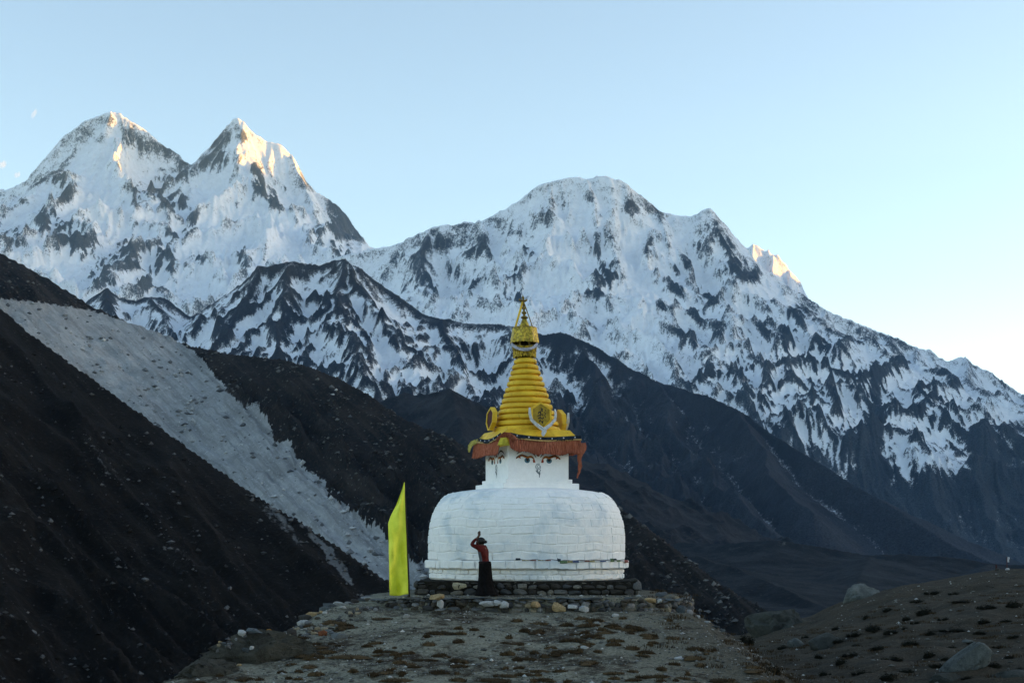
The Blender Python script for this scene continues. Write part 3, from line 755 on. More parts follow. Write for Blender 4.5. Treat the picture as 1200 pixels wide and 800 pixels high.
def box(cx, cy, cz, sx, sy, sz, top=1.0):
    v = []
    for z, k in ((-1, 1.0), (1, top)):
        for (a, b) in ((-1, -1), (1, -1), (1, 1), (-1, 1)):
            v.append((cx + a * sx / 2 * k, cy + b * sy / 2 * k, cz + z * sz / 2))
    return v, [(3, 2, 1, 0), (4, 5, 6, 7), (0, 1, 5, 4), (1, 2, 6, 5), (2, 3, 7, 6), (3, 0, 4, 7)]

def rot_z(v, a):
    c, s = math.cos(a), math.sin(a)
    return [(p[0] * c - p[1] * s, p[0] * s + p[1] * c, p[2]) for p in v]

def bevelled(name, v, f, mat, parent, w=0.02, seg=2, jit=0.0, cuts=0, seed=0, smooth=False):
    bm = bmesh.new()
    vs_ = [bm.verts.new(p) for p in v]
    for q in f: bm.faces.new([vs_[i] for i in q])
    if cuts: bmesh.ops.subdivide_edges(bm, edges=bm.edges[:], cuts=cuts, use_grid_fill=True)
    if w: bmesh.ops.bevel(bm, geom=[e for e in bm.edges if e.calc_face_angle(0) > 0.5], offset=w, segments=seg, affect='EDGES', profile=0.6)
    if jit:
        rr = random.Random(seed)
        for q in bm.verts: q.co += Vector((rr.uniform(-jit, jit), rr.uniform(-jit, jit), rr.uniform(-jit, jit)))
    bmesh.ops.recalc_face_normals(bm, faces=bm.faces[:])
    me = bpy.data.meshes.new(name); bm.to_mesh(me); bm.free()
    return link(name, me, mat, parent, smooth)

def tube_vf(pts, r, n=8, closed=False):
    """round bar along a polyline; r may be a list"""
    v, f = [], []
    P = [Vector(p) for p in pts]
    for i, p in enumerate(P):
        t = (P[min(i + 1, len(P) - 1)] - P[max(i - 1, 0)]).normalized()
        u = t.cross(Vector((0, 0, 1)) if abs(t.z) < 0.9 else Vector((1, 0, 0))).normalized(); w = t.cross(u)
        rr = r[i] if isinstance(r, (list, tuple)) else r
        for k in range(n):
            a = 2 * math.pi * k / n
            v.append(tuple(p + (u * math.cos(a) + w * math.sin(a)) * rr))
    for i in range(len(P) - 1):
        for k in range(n):
            k2 = (k + 1) % n
            f.append((i * n + k, i * n + k2, (i + 1) * n + k2, (i + 1) * n + k))
    f.append(tuple(range(n - 1, -1, -1))); f.append(tuple((len(P) - 1) * n + k for k in range(n)))
    return v, f

# ---- materials
def whitewash(name, tint=(0.90, 0.905, 0.90), stain=0.85):
    k = NT(name, 0.9, 0.1)
    co = k.coord()
    n1 = k.noise(co, 0.9, 6, 0.65, 0.5)
    n2 = k.noise(co, 7.0, 6, 0.7)
    n3 = k.noise(k.mapping(co, (5, 5, 0.5)), 1.2, 5, 0.7)
    n4 = k.noise(co, 30.0, 4, 0.6)
    c = k.mix(k.rng(n2, 0.3, 0.75), tuple(x * 0.92 for x in tint), tint)
    c = k.mix(k.math('MULTIPLY', k.rng(n1, 0.48, 0.70), 0.60 * stain), c, (0.38, 0.50, 0.60))
    c = k.mix(k.math('MULTIPLY', k.rng(n3, 0.60, 0.78), 0.55 * stain), c, (0.42, 0.42, 0.36))
    c = k.mix(k.math('MULTIPLY', k.rng(n4, 0.58, 0.72), 0.35 * stain), c, (0.45, 0.46, 0.46))
    k.color(c)
    k.bump(k.math('ADD', n2, k.math('MULTIPLY', n4, 0.4)), 0.35, 0.03)
    return k.m

def stone_material(name, cols, rough=0.9, dirt=0.5):
    k = NT(name, rough, 0.15)
    co = k.coord()
    r = k.random()
    ramp = k.n('ShaderNodeValToRGB'); ramp.color_ramp.interpolation = 'CONSTANT'
    el = ramp.color_ramp.elements
    while len(el) < len(cols): el.new(0.5)
    for i, c in enumerate(cols):
        el[i].position = i / len(cols); el[i].color = (*c, 1)
    k.set(ramp.inputs[0], r)
    n1 = k.noise(co, 3.0, 6, 0.65, 0.3); n2 = k.noise(co, 14.0, 5, 0.7)
    c = k.mix(k.rng(n2, 0.3, 0.7), k.mix(0.45, ramp.outputs[0], (0, 0, 0)), ramp.outputs[0])
    c = k.mix(k.math('MULTIPLY', k.rng(n1, 0.5, 0.7), dirt), c, (0.035, 0.032, 0.028))
    k.color(c)
    k.bump(k.math('ADD', n1, n2), 0.5, 0.03)
    return k.m

M_WHITE = whitewash('whitewashed_stone')
M_PLASTER = whitewash('whitewashed_plaster', (0.90, 0.905, 0.90), 0.30)
M_STONE = stone_material('field_stone', [(0.10, 0.105, 0.105), (0.20, 0.19, 0.17), (0.06, 0.062, 0.065), (0.30, 0.25, 0.17), (0.14, 0.145, 0.15), (0.045, 0.042, 0.04), (0.25, 0.255, 0.26), (0.085, 0.075, 0.06), (0.12, 0.125, 0.13), (0.055, 0.056, 0.055)])
M_STONE_DARK = stone_material('dark_field_stone', [(0.06, 0.058, 0.055), (0.085, 0.08, 0.072), (0.045, 0.042, 0.038), (0.20, 0.19, 0.165), (0.07, 0.075, 0.08), (0.045, 0.042, 0.038), (0.06, 0.06, 0.055), (0.14, 0.14, 0.135)], 0.9, 0.6)
M_SLATE = stone_material('blue_grey_slate', [(0.10, 0.12, 0.13), (0.075, 0.09, 0.10), (0.14, 0.155, 0.16), (0.06, 0.07, 0.075)], 0.85, 0.35)
M_EARTH = flat('dark_earth_mortar', (0.020, 0.019, 0.017), 0.95, 0.05, 0.35, 9.0, 0, 0.6)
M_YELLOW = None

def yellow_paint():
    k = NT('weathered_yellow_paint', 0.6, 0.3)
    co = k.coord()
    n1 = k.noise(co, 2.2, 6, 0.65, 0.4); n2 = k.noise(co, 18.0, 5, 0.7)
    n3 = k.noise(k.mapping(co, (6, 6, 0.8)), 1.6, 5, 0.6)
    c = k.mix(k.rng(n1, 0.3, 0.72), (0.62, 0.37, 0.018), (0.84, 0.56, 0.040))
    c = k.mix(k.math('MULTIPLY', k.rng(n3, 0.56, 0.74), 0.5), c, (0.32, 0.18, 0.02))
    c = k.mix(k.math('MULTIPLY', k.rng(n2, 0.66, 0.78), 0.6), c, (0.55, 0.50, 0.38))
    k.color(c); k.bump(n2, 0.25, 0.02)
    return k.m
M_YELLOW = yellow_paint()
M_GILT = flat('tarnished_gilt_sheet', (0.42, 0.30, 0.03), 0.42, 0.5, 0.45, 14.0, 0.55, 0.5)
M_GILT_DARK = flat('dark_tarnished_gilt', (0.22, 0.15, 0.03), 0.5, 0.5, 0.4, 16.0, 0.5, 0.3)
M_PLAQUE = flat('ochre_plaque_paint', (0.36, 0.24, 0.012), 0.6, 0.3, 0.2, 9.0)
M_DARKRED = flat('dark_red_paint', (0.07, 0.012, 0.010), 0.7, 0.2, 0.3, 9.0)
M_BLACK = flat('black_paint', (0.010, 0.010, 0.012), 0.6, 0.3, 0.2, 9.0)
M_ORANGE = flat('orange_brown_paint', (0.34, 0.12, 0.03), 0.7, 0.2, 0.3, 20.0)
M_TEAL = flat('blue_iris_paint', (0.06, 0.16, 0.22), 0.6, 0.3, 0.3, 20.0)
M_GREY = flat('grey_line_paint', (0.16, 0.19, 0.21), 0.7, 0.2, 0.3, 20.0)
M_REDP = flat('red_paint', (0.30, 0.05, 0.02), 0.7, 0.2, 0.3, 20.0)
M_BAND = flat('navy_cloth_band', (0.020, 0.030, 0.045), 0.9, 0.1, 0.35, 9.0)
M_TRIM = flat('gold_braid', (0.45, 0.30, 0.12), 0.8, 0.2, 0.25, 30.0)
M_DOT = flat('white_studs', (0.6, 0.62, 0.65), 0.7, 0.2, 0.1, 9.0)
M_SCARF = flat('white_silk_scarf', (0.70, 0.72, 0.74), 0.55, 0.3, 0.15, 12.0)
M_DARK = flat('dark_hollow_wood', (0.02, 0.014, 0.010), 0.8, 0.2, 0.3, 9.0)

def fringe_material():
    k = NT('rust_red_fringe_cloth', 0.9, 0.1)
    co = k.coord()
    n1 = k.noise(k.mapping(co, (14, 14, 0.8)), 2.0, 5, 0.7); n2 = k.noise(co, 2.0, 5, 0.6)
    c = k.mix(k.rng(n1, 0.3, 0.7), (0.20, 0.055, 0.030), (0.50, 0.18, 0.11))
    c = k.mix(k.math('MULTIPLY', k.rng(n2, 0.5, 0.7), 0.5), c, (0.34, 0.10, 0.04))
    k.color(c)
    return k.m
M_FRINGE = fringe_material()

ZB = TERR                     # local z = world z - ZB
PXM = F / 42.0
def zl(py, y=42.0): return (HZ - py) / F * y - ZB

stupa = empty('stupa', (SX, SY, ZB))
tag(stupa, 'whitewashed stone stupa with painted eyes and yellow ringed spire', 'stupa')

# ---- stone builder for walls (shared meshes)
def rock_mesh(name, seed, box_like=0.5, pts=16):
    rr = random.Random(seed)
    bm = bmesh.new()
    for i in range(pts):
        p = Vector((rr.gauss(0, 1), rr.gauss(0, 1), rr.gauss(0, 1))).normalized()
        m = max(abs(p.x), abs(p.y), abs(p.z))
        p = p * ((1 - box_like) + box_like / m * 0.86) * rr.uniform(0.88, 1.06) * 0.5
        bm.verts.new(p)
    bmesh.ops.convex_hull(bm, input=bm.verts[:])
    for q in [q for q in bm.verts if not q.link_faces]: bm.verts.remove(q)
    # normalise to unit box
    mn = [min(q.co[i] for q in bm.verts) for i in range(3)]; mx = [max(q.co[i] for q in bm.verts) for i in range(3)]
    for q in bm.verts:
        q.co = Vector([((q.co[i] - mn[i]) / (mx[i] - mn[i]) - 0.5) for i in range(3)])
    bmesh.ops.recalc_face_normals(bm, faces=bm.faces[:])
    me = bpy.data.meshes.new(name); bm.to_mesh(me); bm.free()
    return me
ROCKS = [rock_mesh('stone', 40 + i, 0.55, 22) for i in range(12)]
ROUNDS = [rock_mesh('stone', 80 + i, 0.25, 26) for i in range(6)]
SLABS = [rock_mesh('slab', 120 + i, 0.8, 22) for i in range(6)]
for m_ in ROCKS + ROUNDS: m_.materials.append(M_STONE)
for m_ in SLABS: m_.materials.append(M_SLATE)

def put(name, me, loc, dim, rot=(0, 0, 0), parent=None, mat=None):
    o = bpy.data.objects.new(name, me); COL.objects.link(o)
    o.location = loc; o.scale = dim; o.rotation_euler = rot
    if parent is not None: o.parent = parent
    if mat is not None:
        o.material_slots[0].link = 'OBJECT'; o.material_slots[0].material = mat
    return o

# ---- plinth of rubble
PW, PY0 = 5.96, 38.86 - SY       # width, front face (local y)
pl = pydata('plinth', *box(-0.03, PY0 + 3.1, 0.19, PW, 6.2, 0.386), M_EARTH, stupa)
rs = random.Random(5)
def stone_course(parent, p0, p1, z0, h, nrm, wmin, wmax, depth=0.16, mat=None, skip=0.0, name='stone', rounds=0.4, proud=0.03):
    """one course of stones from p0 to p1 (2-D), facing nrm"""
    L = math.hypot(p1[0] - p0[0], p1[1] - p0[1]); t = 0.0
    dx, dy = (p1[0] - p0[0]) / L, (p1[1] - p0[1]) / L
    ang = math.atan2(dy, dx)
    while t < L - 0.05:
        w = min(rs.uniform(wmin, wmax), L - t)
        if rs.random() > skip:
            hh = h * rs.uniform(0.72, 1.15)
            me = rs.choice(ROUNDS) if rs.random() < rounds else rs.choice(ROCKS)
            c = t + w / 2
            off = proud * rs.uniform(-0.6, 1.0)
            put(name, me, (p0[0] + dx * c + nrm[0] * off, p0[1] + dy * c + nrm[1] * off, z0 + hh / 2 - 0.01), (w * 1.0, depth * rs.uniform(0.9, 1.3), hh),
                (rs.uniform(-0.1, 0.1), rs.uniform(-0.12, 0.12), ang + rs.uniform(-0.12, 0.12)), parent, mat)
        t += w + 0.01
x0, x1 = -0.03 - PW / 2, -0.03 + PW / 2
stone_course(pl, (x0, PY0), (x1, PY0), 0.01, 0.17, (0, -1), 0.14, 0.42, 0.18, M_STONE_DARK, 0.10)
stone_course(pl, (x0, PY0), (x1, PY0), 0.17, 0.16, (0, -1), 0.12, 0.36, 0.16, M_STONE_DARK, 0.14)
stone_course(pl, (x0, PY0 + 0.1), (x1, PY0 + 0.1), 0.30, 0.09, (0, -1), 0.16, 0.42, 0.22, M_STONE_DARK, 0.10, rounds=0.1)
for xs_, nx_ in ((x0, -1), (x1, 1)):
    for zz in (0.01, 0.20):
        stone_course(pl, (xs_, PY0 + 0.05), (xs_, PY0 + 3.2), zz, 0.19, (nx_, 0), 0.2, 0.5, 0.2, M_STONE_DARK)
put('stone', ROCKS[2], (x1 + 0.02, PY0 + 0.10, 0.27), (0.26, 0.3, 0.30), (0, 0, 0.3), pl, M_STONE)
put('stone', ROCKS[5], (x1 - 0.05, PY0 + 0.12, 0.40), (0.22, 0.3, 0.14), (0, 0.1, 0.2), pl, M_STONE)
put('stone', ROCKS[7], (-1.86, PY0 - 0.02, 0.25), (0.40, 0.2, 0.20), (0, 0, 0), pl, flat('cream_stone', (0.34, 0.30, 0.21), 0.9, 0.1, 0.2, 9))
# block course under the whitewash (the foot of the drum, set back on the plinth)

# ---- drum, ledge and dome
zt = 0.39                       # top of the plinth
dome_prof_px = [(115.0, 655), (115.3, 640), (114.8, 626), (113.4, 614), (111.2, 605), (108, 597), (104, 590), (99.5, 584.2), (95, 580.6), (90, 578.0), (80, 576.0), (66, 574.2), (50, 572.6), (30, 571.6), (6, 571.4)]
dome_prof = [(r / PXM, zl(y)) for r, y in dome_prof_px]
led_b, led_t = zl(665.2), zl(655)
band_r, led_r = 114.0 / PXM, 118.6 / PXM

drum = pydata('drum', *lathe([(band_r - 0.03, zt - 0.02), (band_r - 0.03, led_b + 0.03)], 96), M_WHITE, stupa, True)
ledge = pydata('ledge', *lathe([(led_r - 0.04, led_b + 0.012), (led_r - 0.04, led_t - 0.02), (dome_prof[0][0] - 0.1, led_t - 0.01)], 96), M_WHITE, stupa)
dome = pydata('dome', *lathe([(r - 0.009, z - (0.009 if i > 6 else 0)) for i, (r, z) in enumerate(dome_prof)], 128), M_WHITE, stupa, True)

PR = np.array(dome_prof)
SEG = np.concatenate([[0], np.cumsum(np.hypot(np.diff(PR[:, 0]), np.diff(PR[:, 1])))])
def prof_at(s):
    return float(np.interp(s, SEG, PR[:, 0])), float(np.interp(s, SEG, PR[:, 1]))
def prof_n(s):
    r1, z1 = prof_at(s - 0.03); r2, z2 = prof_at(s + 0.03)
    l = math.hypot(r2 - r1, z2 - z1) + 1e-9
    return (z2 - z1) / l, -(r2 - r1) / l

rb = random.Random(11)
def curved_block(a0, a1, rz, h0, h1, lift, inset, verts=None, faces=None, wob=0.0):
    """one whitewashed block between angles a0..a1 and profile positions h0..h1; rz(s)->(r,z,nr,nz)"""
    v = [] if verts is None else verts; f = [] if faces is None else faces
    base = len(v)
    na, nh = 4, 3
    j = lambda k: rb.uniform(-k, k)
    rmid = rz((h0 + h1) / 2)[0]
    ia = inset / max(rmid, 0.3)
    A = [[a0, a0 + (a1 - a0) / 3, a0 + 2 * (a1 - a0) / 3, a1], [a0 + ia, a0 + (a1 - a0) / 3, a0 + 2 * (a1 - a0) / 3, a1 - ia]]
    sk = [j(0.018) for _ in range(4)]; tl = [j(0.012), j(0.012)]
    def pt(a, s, out):
        s = s + wob * (noise2(a * 2.6 + s * 0.7, s * 2.1, 5) * 0.055 + noise2(a * 9.0, s * 3.0, 8) * 0.022)
        r, z, nr, nz = rz(s)
        return ((r + nr * out) * math.cos(a), (r + nr * out) * math.sin(a), z + nz * out)
    # lower ring (in the joint), upper ring (proud, inset)
    ring0 = [(A[0][i], h0) for i in range(4)] + [(A[0][3 - i], h1) for i in range(4)]
    ring1 = [(A[1][i], h0 + inset) for i in range(4)] + [(A[1][3 - i], h1 - inset) for i in range(4)]
    for k, (a, s) in enumerate(ring0):
        v.append(pt(a + (tl[0] if k in (0, 4, 7) else tl[1] if k == 3 else 0) * (1 if wob else 0), s + sk[k % 4] * (0.6 if wob else 0.25), -0.012))
    for k, (a, s) in enumerate(ring1):
        v.append(pt(a + j(0.006), s + j(0.014 if wob else 0.006), lift + j(0.007)))
    for k in range(8):
        k2 = (k + 1) % 8
        f.append((base + k, base + k2, base + 8 + k2, base + 8 + k))
    f.append((base + 8, base + 9, base + 14, base + 15)); f.append((base + 9, base + 10, base + 13, base + 14)); f.append((base + 10, base + 11, base + 12, base + 13))
    return v, f

def ring_blocks(part, name, rows, rz, wmin, wmax, lift=(0.012, 0.03), gap=0.008, inset=0.018, front=100, wob=0.0):
    """blocks of each course; those on the face towards the picture are single pieces, the far side is one mesh"""
    bv, bf = [], []
    for (h0, h1) in rows:
        r = rz((h0 + h1) / 2)[0]
        a = R(-90 - front) + rb.uniform(0, 0.1)
        end = a + 2 * math.pi - 0.02
        while a < end:
            w = rb.uniform(wmin, wmax) / max(r, 0.5)
            a2 = min(a + w, end)
            if end - a2 < 0.4 * w: a2 = end
            g = gap / r
            hh0, hh1 = h0 + gap / 2 + rb.uniform(0, 0.012), h1 - gap / 2 - rb.uniform(0, 0.012)
            lf = rb.uniform(*lift)
            if a < R(-90 + front):
                v, f = curved_block(a + g / 2, a2 - g / 2, rz, hh0, hh1, lf, inset, None, None, wob)
                pydata(name, v, f, M_WHITE, part)
            else:
                curved_block(a + g / 2, a2 - g / 2, rz, hh0, hh1, lf, inset, bv, bf, wob)
            a = a2
    o = pydata(name + 's', bv, bf, M_WHITE, part)
    o['kind'] = 'stuff'

def rz_dome(s):
    r, z = prof_at(s); n = prof_n(s); return r, z, n[0], n[1]
rows = []; s_ = 0.0
smax = float(np.interp(9, range(len(SEG)), SEG)) - 0.05
while s_ < smax:
    h = rb.uniform(0.185, 0.265); e = min(s_ + h, smax + 0.05)
    rows.append((s_, e)); s_ = e
ring_blocks(dome, 'stone_block', rows, rz_dome, 0.26, 0.66, (-0.003, 0.011), 0.004, 0.020, 98, 1.15)
ring_blocks(ledge, 'ledge_stone', [(led_b, led_t)], lambda s: (led_r - 0.005, s, 1, 0), 0.20, 0.58, (0.0, 0.03), 0.010, 0.026, 98, 0.35)
mid = (zt + led_b) / 2
ring_blocks(drum, 'foot_stone', [(zt, mid), (mid, led_b)], lambda s: (band_r - 0.012, s, 1, 0), 0.16, 0.46, (0.0, 0.024), 0.010, 0.022, 98, 0.3)

# ---- square tower with painted eyes
TH = R(21)
zf = lambda py: (HZ - py) / F * 41.1 - ZB
st1 = bevelled('step', rot_z(box(0, 0, (zf(573) + zf(566)) / 2, 2.36, 2.36, zf(566) - zf(573))[0], TH), box(0, 0, 0, 1, 1, 1)[1], M_PLASTER, stupa, 0.02, 2, 0.004, 3, 1)
st2 = bevelled('step', rot_z(box(0, 0, (zf(566) + zf(561)) / 2, 2.06, 2.06, zf(561) - zf(566) + 0.002)[0], TH), box(0, 0, 0, 1, 1, 1)[1], M_PLASTER, stupa, 0.02, 2, 0.004, 3, 2)
HS = 1.89
tw = bevelled('tower', rot_z(box(0, 0, (zf(561.5) + 4.30) / 2, HS, HS, 4.30 - zf(561.5))[0], TH), box(0, 0, 0, 1, 1, 1)[1], M_PLASTER, stupa, 0.012, 2, 0.002, 3, 3)

def face_pts(face, st, out):
    """(s, z) on the tower face number `face` -> local 3-D, `out` metres proud"""
    a = TH - math.pi / 2 + face * math.pi / 2
    n = (math.cos(a), math.sin(a)); t = (-math.sin(a), math.cos(a))
    return [(n[0] * (HS / 2 + out) + t[0] * s, n[1] * (HS / 2 + out) + t[1] * s, z) for s, z in st]

class Paint:
    """flat painted marks on a wall, a few mm proud"""
    def __init__(s): s.v, s.f, s.mi, s.mats = [], [], [], []
    def m(s, mat):
        if mat not in s.mats: s.mats.append(mat)
        return s.mats.index(mat)
    def poly(s, pts, mat, out):
        b = len(s.v); s.v += [(p[0], p[1], out) for p in pts]; s.f.append(tuple(range(b, b + len(pts)))); s.mi.append(s.m(mat))
    def disc(s, c, rx, ry, mat, out, n=20):
        s.poly([(c[0] + rx * math.cos(2 * math.pi * i / n), c[1] + ry * math.sin(2 * math.pi * i / n)) for i in range(n)], mat, out)
    def line(s, pts, w, mat, out):
        b = len(s.v); n = len(pts)
        for i, p in enumerate(pts):
            q0, q1 = pts[max(i - 1, 0)], pts[min(i + 1, n - 1)]
            d = math.hypot(q1[0] - q0[0], q1[1] - q0[1]) + 1e-9
            nx_, ny_ = -(q1[1] - q0[1]) / d, (q1[0] - q0[0]) / d
            ww = w[i] if isinstance(w, (list, tuple)) else w
            s.v += [(p[0] + nx_ * ww / 2, p[1] + ny_ * ww / 2, out), (p[0] - nx_ * ww / 2, p[1] - ny_ * ww / 2, out)]
        for i in range(n - 1):
            s.f.append((b + 2 * i, b + 2 * i + 1, b + 2 * i + 3, b + 2 * i + 2)); s.mi.append(s.m(mat))
    def build(s, name, parent, xf):
        o = pydata(name, xf(s.v), s.f, None, parent)
        for m_ in s.mats: o.data.materials.append(m_)
        for p, i in zip(o.data.polygons, s.mi): p.material_index = i
        return o

def spline(pts, n=6):
    out = []
    P = [pts[0]] + list(pts) + [pts[-1]]
    for i in range(1, len(P) - 2):
        for k in range(n):
            t = k / n; a, b, c, d = P[i - 1], P[i], P[i + 1], P[i + 2]
            out.append(tuple(0.5 * (2 * b[j] + (c[j] - a[j]) * t + (2 * a[j] - 5 * b[j] + 4 * c[j] - d[j]) * t * t + (3 * b[j] - a[j] - 3 * c[j] + d[j]) * t ** 3) for j in range(2)))
    out.append(tuple(P[-2]))
    return out

def e2(x, y):      # zoomed photograph point on the tower's front -> (s, z)
    return ((570 + x / 12.0 - 629.8) * 0.027, zf(520 + y / 12.0))
def mirror(p): return (2 * e2(712, 0)[0] - p[0], p[1])

for face in range(4):
    xf = lambda V, face=face: [face_pts(face, [(p[0], p[1])], 0.003 + p[2])[0] for p in V]
    for mir in (False, True):
        g = (lambda P: [mirror(p) for p in P]) if mir else (lambda P: P)
        P = Paint()
        lid = [e2(*q) for q in ((405, 212), (440, 185), (485, 165), (530, 178), (565, 190), (610, 182), (645, 205), (668, 258))]
        low = [e2(*q) for q in ((440, 195), (480, 232), (540, 268), (590, 272), (630, 250), (655, 262))]
        sp = spline(lid)
        P.poly(g(spline([e2(440, 196), e2(485, 172), e2(560, 196), e2(640, 205), e2(655, 255)]) + spline([e2(635, 250), e2(585, 268), e2(530, 262), e2(475, 228)])), M_PLASTER, 0.0)
        P.disc(g([e2(560, 232)])[0], 0.086, 0.078, M_TEAL, 0.0015)
        P.disc(g([e2(562, 222)])[0], 0.045, 0.05, M_BLACK, 0.003)
        P.line(g(sp), [0.02 + 0.05 * math.sin(math.pi * i / (len(sp) - 1)) for i in range(len(sp))], M_ORANGE, 0.0045)
        P.line(g([(a, b + 0.022) for a, b in spline([e2(405, 212), e2(440, 185), e2(485, 165), e2(530, 178), e2(565, 190)])]), 0.022, M_BLACK, 0.006)
        P.poly(g([e2(635, 225), e2(662, 222), e2(672, 262), e2(640, 262)]), M_REDP, 0.006)
        P.poly(g([e2(438, 196), e2(462, 178), e2(470, 214)]), M_REDP, 0.006)
        P.build('painted_eye', tw, xf)
        P = Paint()
        br = spline([e2(415, 150), e2(450, 122), e2(500, 100), e2(560, 92), e2(620, 118), e2(655, 150), e2(682, 190)])
        P.line(g(br), [0.012 + 0.035 * math.sin(math.pi * i / (len(br) - 1)) for i in range(len(br))], M_BLACK, 0.0)
        P.build('painted_eyebrow', tw, xf)
    P = Paint()
    P.disc(e2(712, 148), 0.05, 0.055, M_REDP, 0.0); P.disc(e2(712, 152), 0.025, 0.03, M_BLACK, 0.0015)
    P.build('painted_mark', tw, xf)
    P = Paint()
    sp = []
    for i in range(40):
        t = i / 39.0; a = -0.6 + t * 12.0; r_ = 8 + 36 * t
        sp.append(e2(715 + r_ * math.cos(a), 322 + r_ * 1.05 * math.sin(a)))
    P.line(sp, 0.022, M_GREY, 0.0)
    tail = spline([e2(690, 365), e2(705, 395), e2(728, 425), e2(728, 470)])
    P.line(tail, [0.07 * (1 - i / len(tail)) + 0.012 for i in range(len(tail))], M_GREY, 0.0015)
    tail = spline([e2(745, 358), e2(732, 390), e2(735, 425)])
    P.line(tail, 0.03, M_GREY, 0.003)
    P.build('painted_nose', tw, xf)

# ---- yellow slab, hanging cloth
slab_b, slab_t, SS = 4.22, 4.50, 2.34
slab = bevelled('roof_slab', rot_z(box(0, 0, (slab_b + slab_t) / 2, SS, SS, slab_t - slab_b)[0], TH), box(0, 0, 0, 1, 1, 1)[1], M_YELLOW, stupa, 0.02, 2, 0.003, 3, 4)
bevelled('spire_base', rot_z(box(0, 0, slab_t + 0.11, SS * 0.97, SS * 0.97, 0.21, 0.86)[0], TH), box(0, 0, 0, 1, 1, 1)[1], M_YELLOW, stupa, 0.02, 2, 0.003, 3, 5)

def side_frame(face):
    a = TH - math.pi / 2 + face * math.pi / 2
    return (math.cos(a), math.sin(a)), (-math.sin(a), math.cos(a))

rc = random.Random(21)
def cloth_panel(face, s0, s1, top, bot, name, mat, out0=0.02, flare=0.10, pleat=0.062, amp=0.030, rowsn=7, seed=0, th=0.0):
    """pleated cloth hung on one side of the slab: top(s), bot(s) give its edges"""
    n, t = side_frame(face)
    cols = int((s1 - s0) / 0.012)
    rr = random.Random(seed)
    ph = 0.0; v, f = [], []
    for i in range(cols + 1):
        s = s0 + (s1 - s0) * i / cols
        ph += 2 * math.pi * 0.012 / (pleat * (1 + 0.35 * math.sin(s * 7 + seed)))
        rag = rr.uniform(-0.03, 0.02) if i % 5 == 0 else rr.uniform(-0.012, 0.012)
        for j in range(rowsn + 1):
            u = j / rowsn
            z = top(s) * (1 - u) + (bot(s) + rag * u) * u
            o = SS / 2 + out0 + flare * u ** 1.3 + amp * math.sin(ph) * (0.35 + 0.65 * u) + 0.03 * math.sin(s * 4 + seed) * u
            v.append((n[0] * o + t[0] * s, n[1] * o + t[1] * s, z))
    for i in range(cols):
        for j in range(rowsn):
            a = i * (rowsn + 1) + j
            f.append((a, a + 1, a + rowsn + 2, a + rowsn + 1))
    o = pydata(name, v, f, mat, stupa, True)
    md = o.modifiers.new('thickness', 'SOLIDIFY'); md.thickness = 0.006
    return o

hs = SS / 2
def wavy(a, b, k): return lambda s: a + b * math.sin(s * k) 
# front: from the parted corner at the left to the far right corner
f_top = lambda s: 4.40 + 0.05 * max(0, (-s - 0.75)) * 3 - 0.035 * math.cos((s - 0.1) * 2.6)
f_bot = lambda s: 4.01 - 0.05 * math.sin((s + 0.5) * 2.3) + 0.42 * max(0, -s - 0.80) + 0.02 * math.sin(s * 9)
l_top = lambda s: 4.40 - 0.05 * math.cos(s * 2.6) + 0.10 * max(0, s - 0.75)
l_bot = lambda s: 3.95 + 0.03 * math.sin(s * 3 + 1) + 0.35 * max(0, s - 0.85) + 0.04 * max(0, -s)
for face, top, bot, s0, s1 in ((0, f_top, f_bot, -1.02, 1.23), (3, l_top, l_bot, -1.23, 1.00), (1, wavy(4.40, .03, 2.5), wavy(4.05, .03, 3), -1.23, 1.23), (2, wavy(4.40, .03, 2.5), wavy(4.05, .03, 3), -1.23, 1.23)):
    cloth_panel(face, s0, s1, top, bot, 'fringe', M_FRINGE, seed=face)
    band = cloth_panel(face, s0 + 0.03, s1, (lambda s, top=top: top(s) + 0.115), (lambda s, top=top: top(s) + 0.005), 'cloth_band', M_BAND, 0.022, 0.012, 0.4, 0.008, 3, 5 + face)
    cloth_panel(face, s0 + 0.03, s1, (lambda s, top=top: top(s) + 0.020), (lambda s, top=top: top(s) - 0.022), 'gold_trim', M_TRIM, 0.045, 0.006, 0.3, 0.004, 2, 9 + face)
    n, t = side_frame(face)
    for s in np.arange(s0 + 0.25, s1 - 0.1, 0.36):
        o_ = hs + 0.050
        v, f = lathe([(0.022, -0.006), (0.022, 0.0), (0.012, 0.008)], 10)
        c = Vector((n[0] * o_ + t[0] * s, n[1] * o_ + t[1] * s, top(s) + 0.065))
        q = Vector((n[0], n[1], 0)).to_track_quat('Z', 'Y')
        pydata('stud', [tuple(q @ Vector(p) + c) for p in v], f, M_DOT, band)

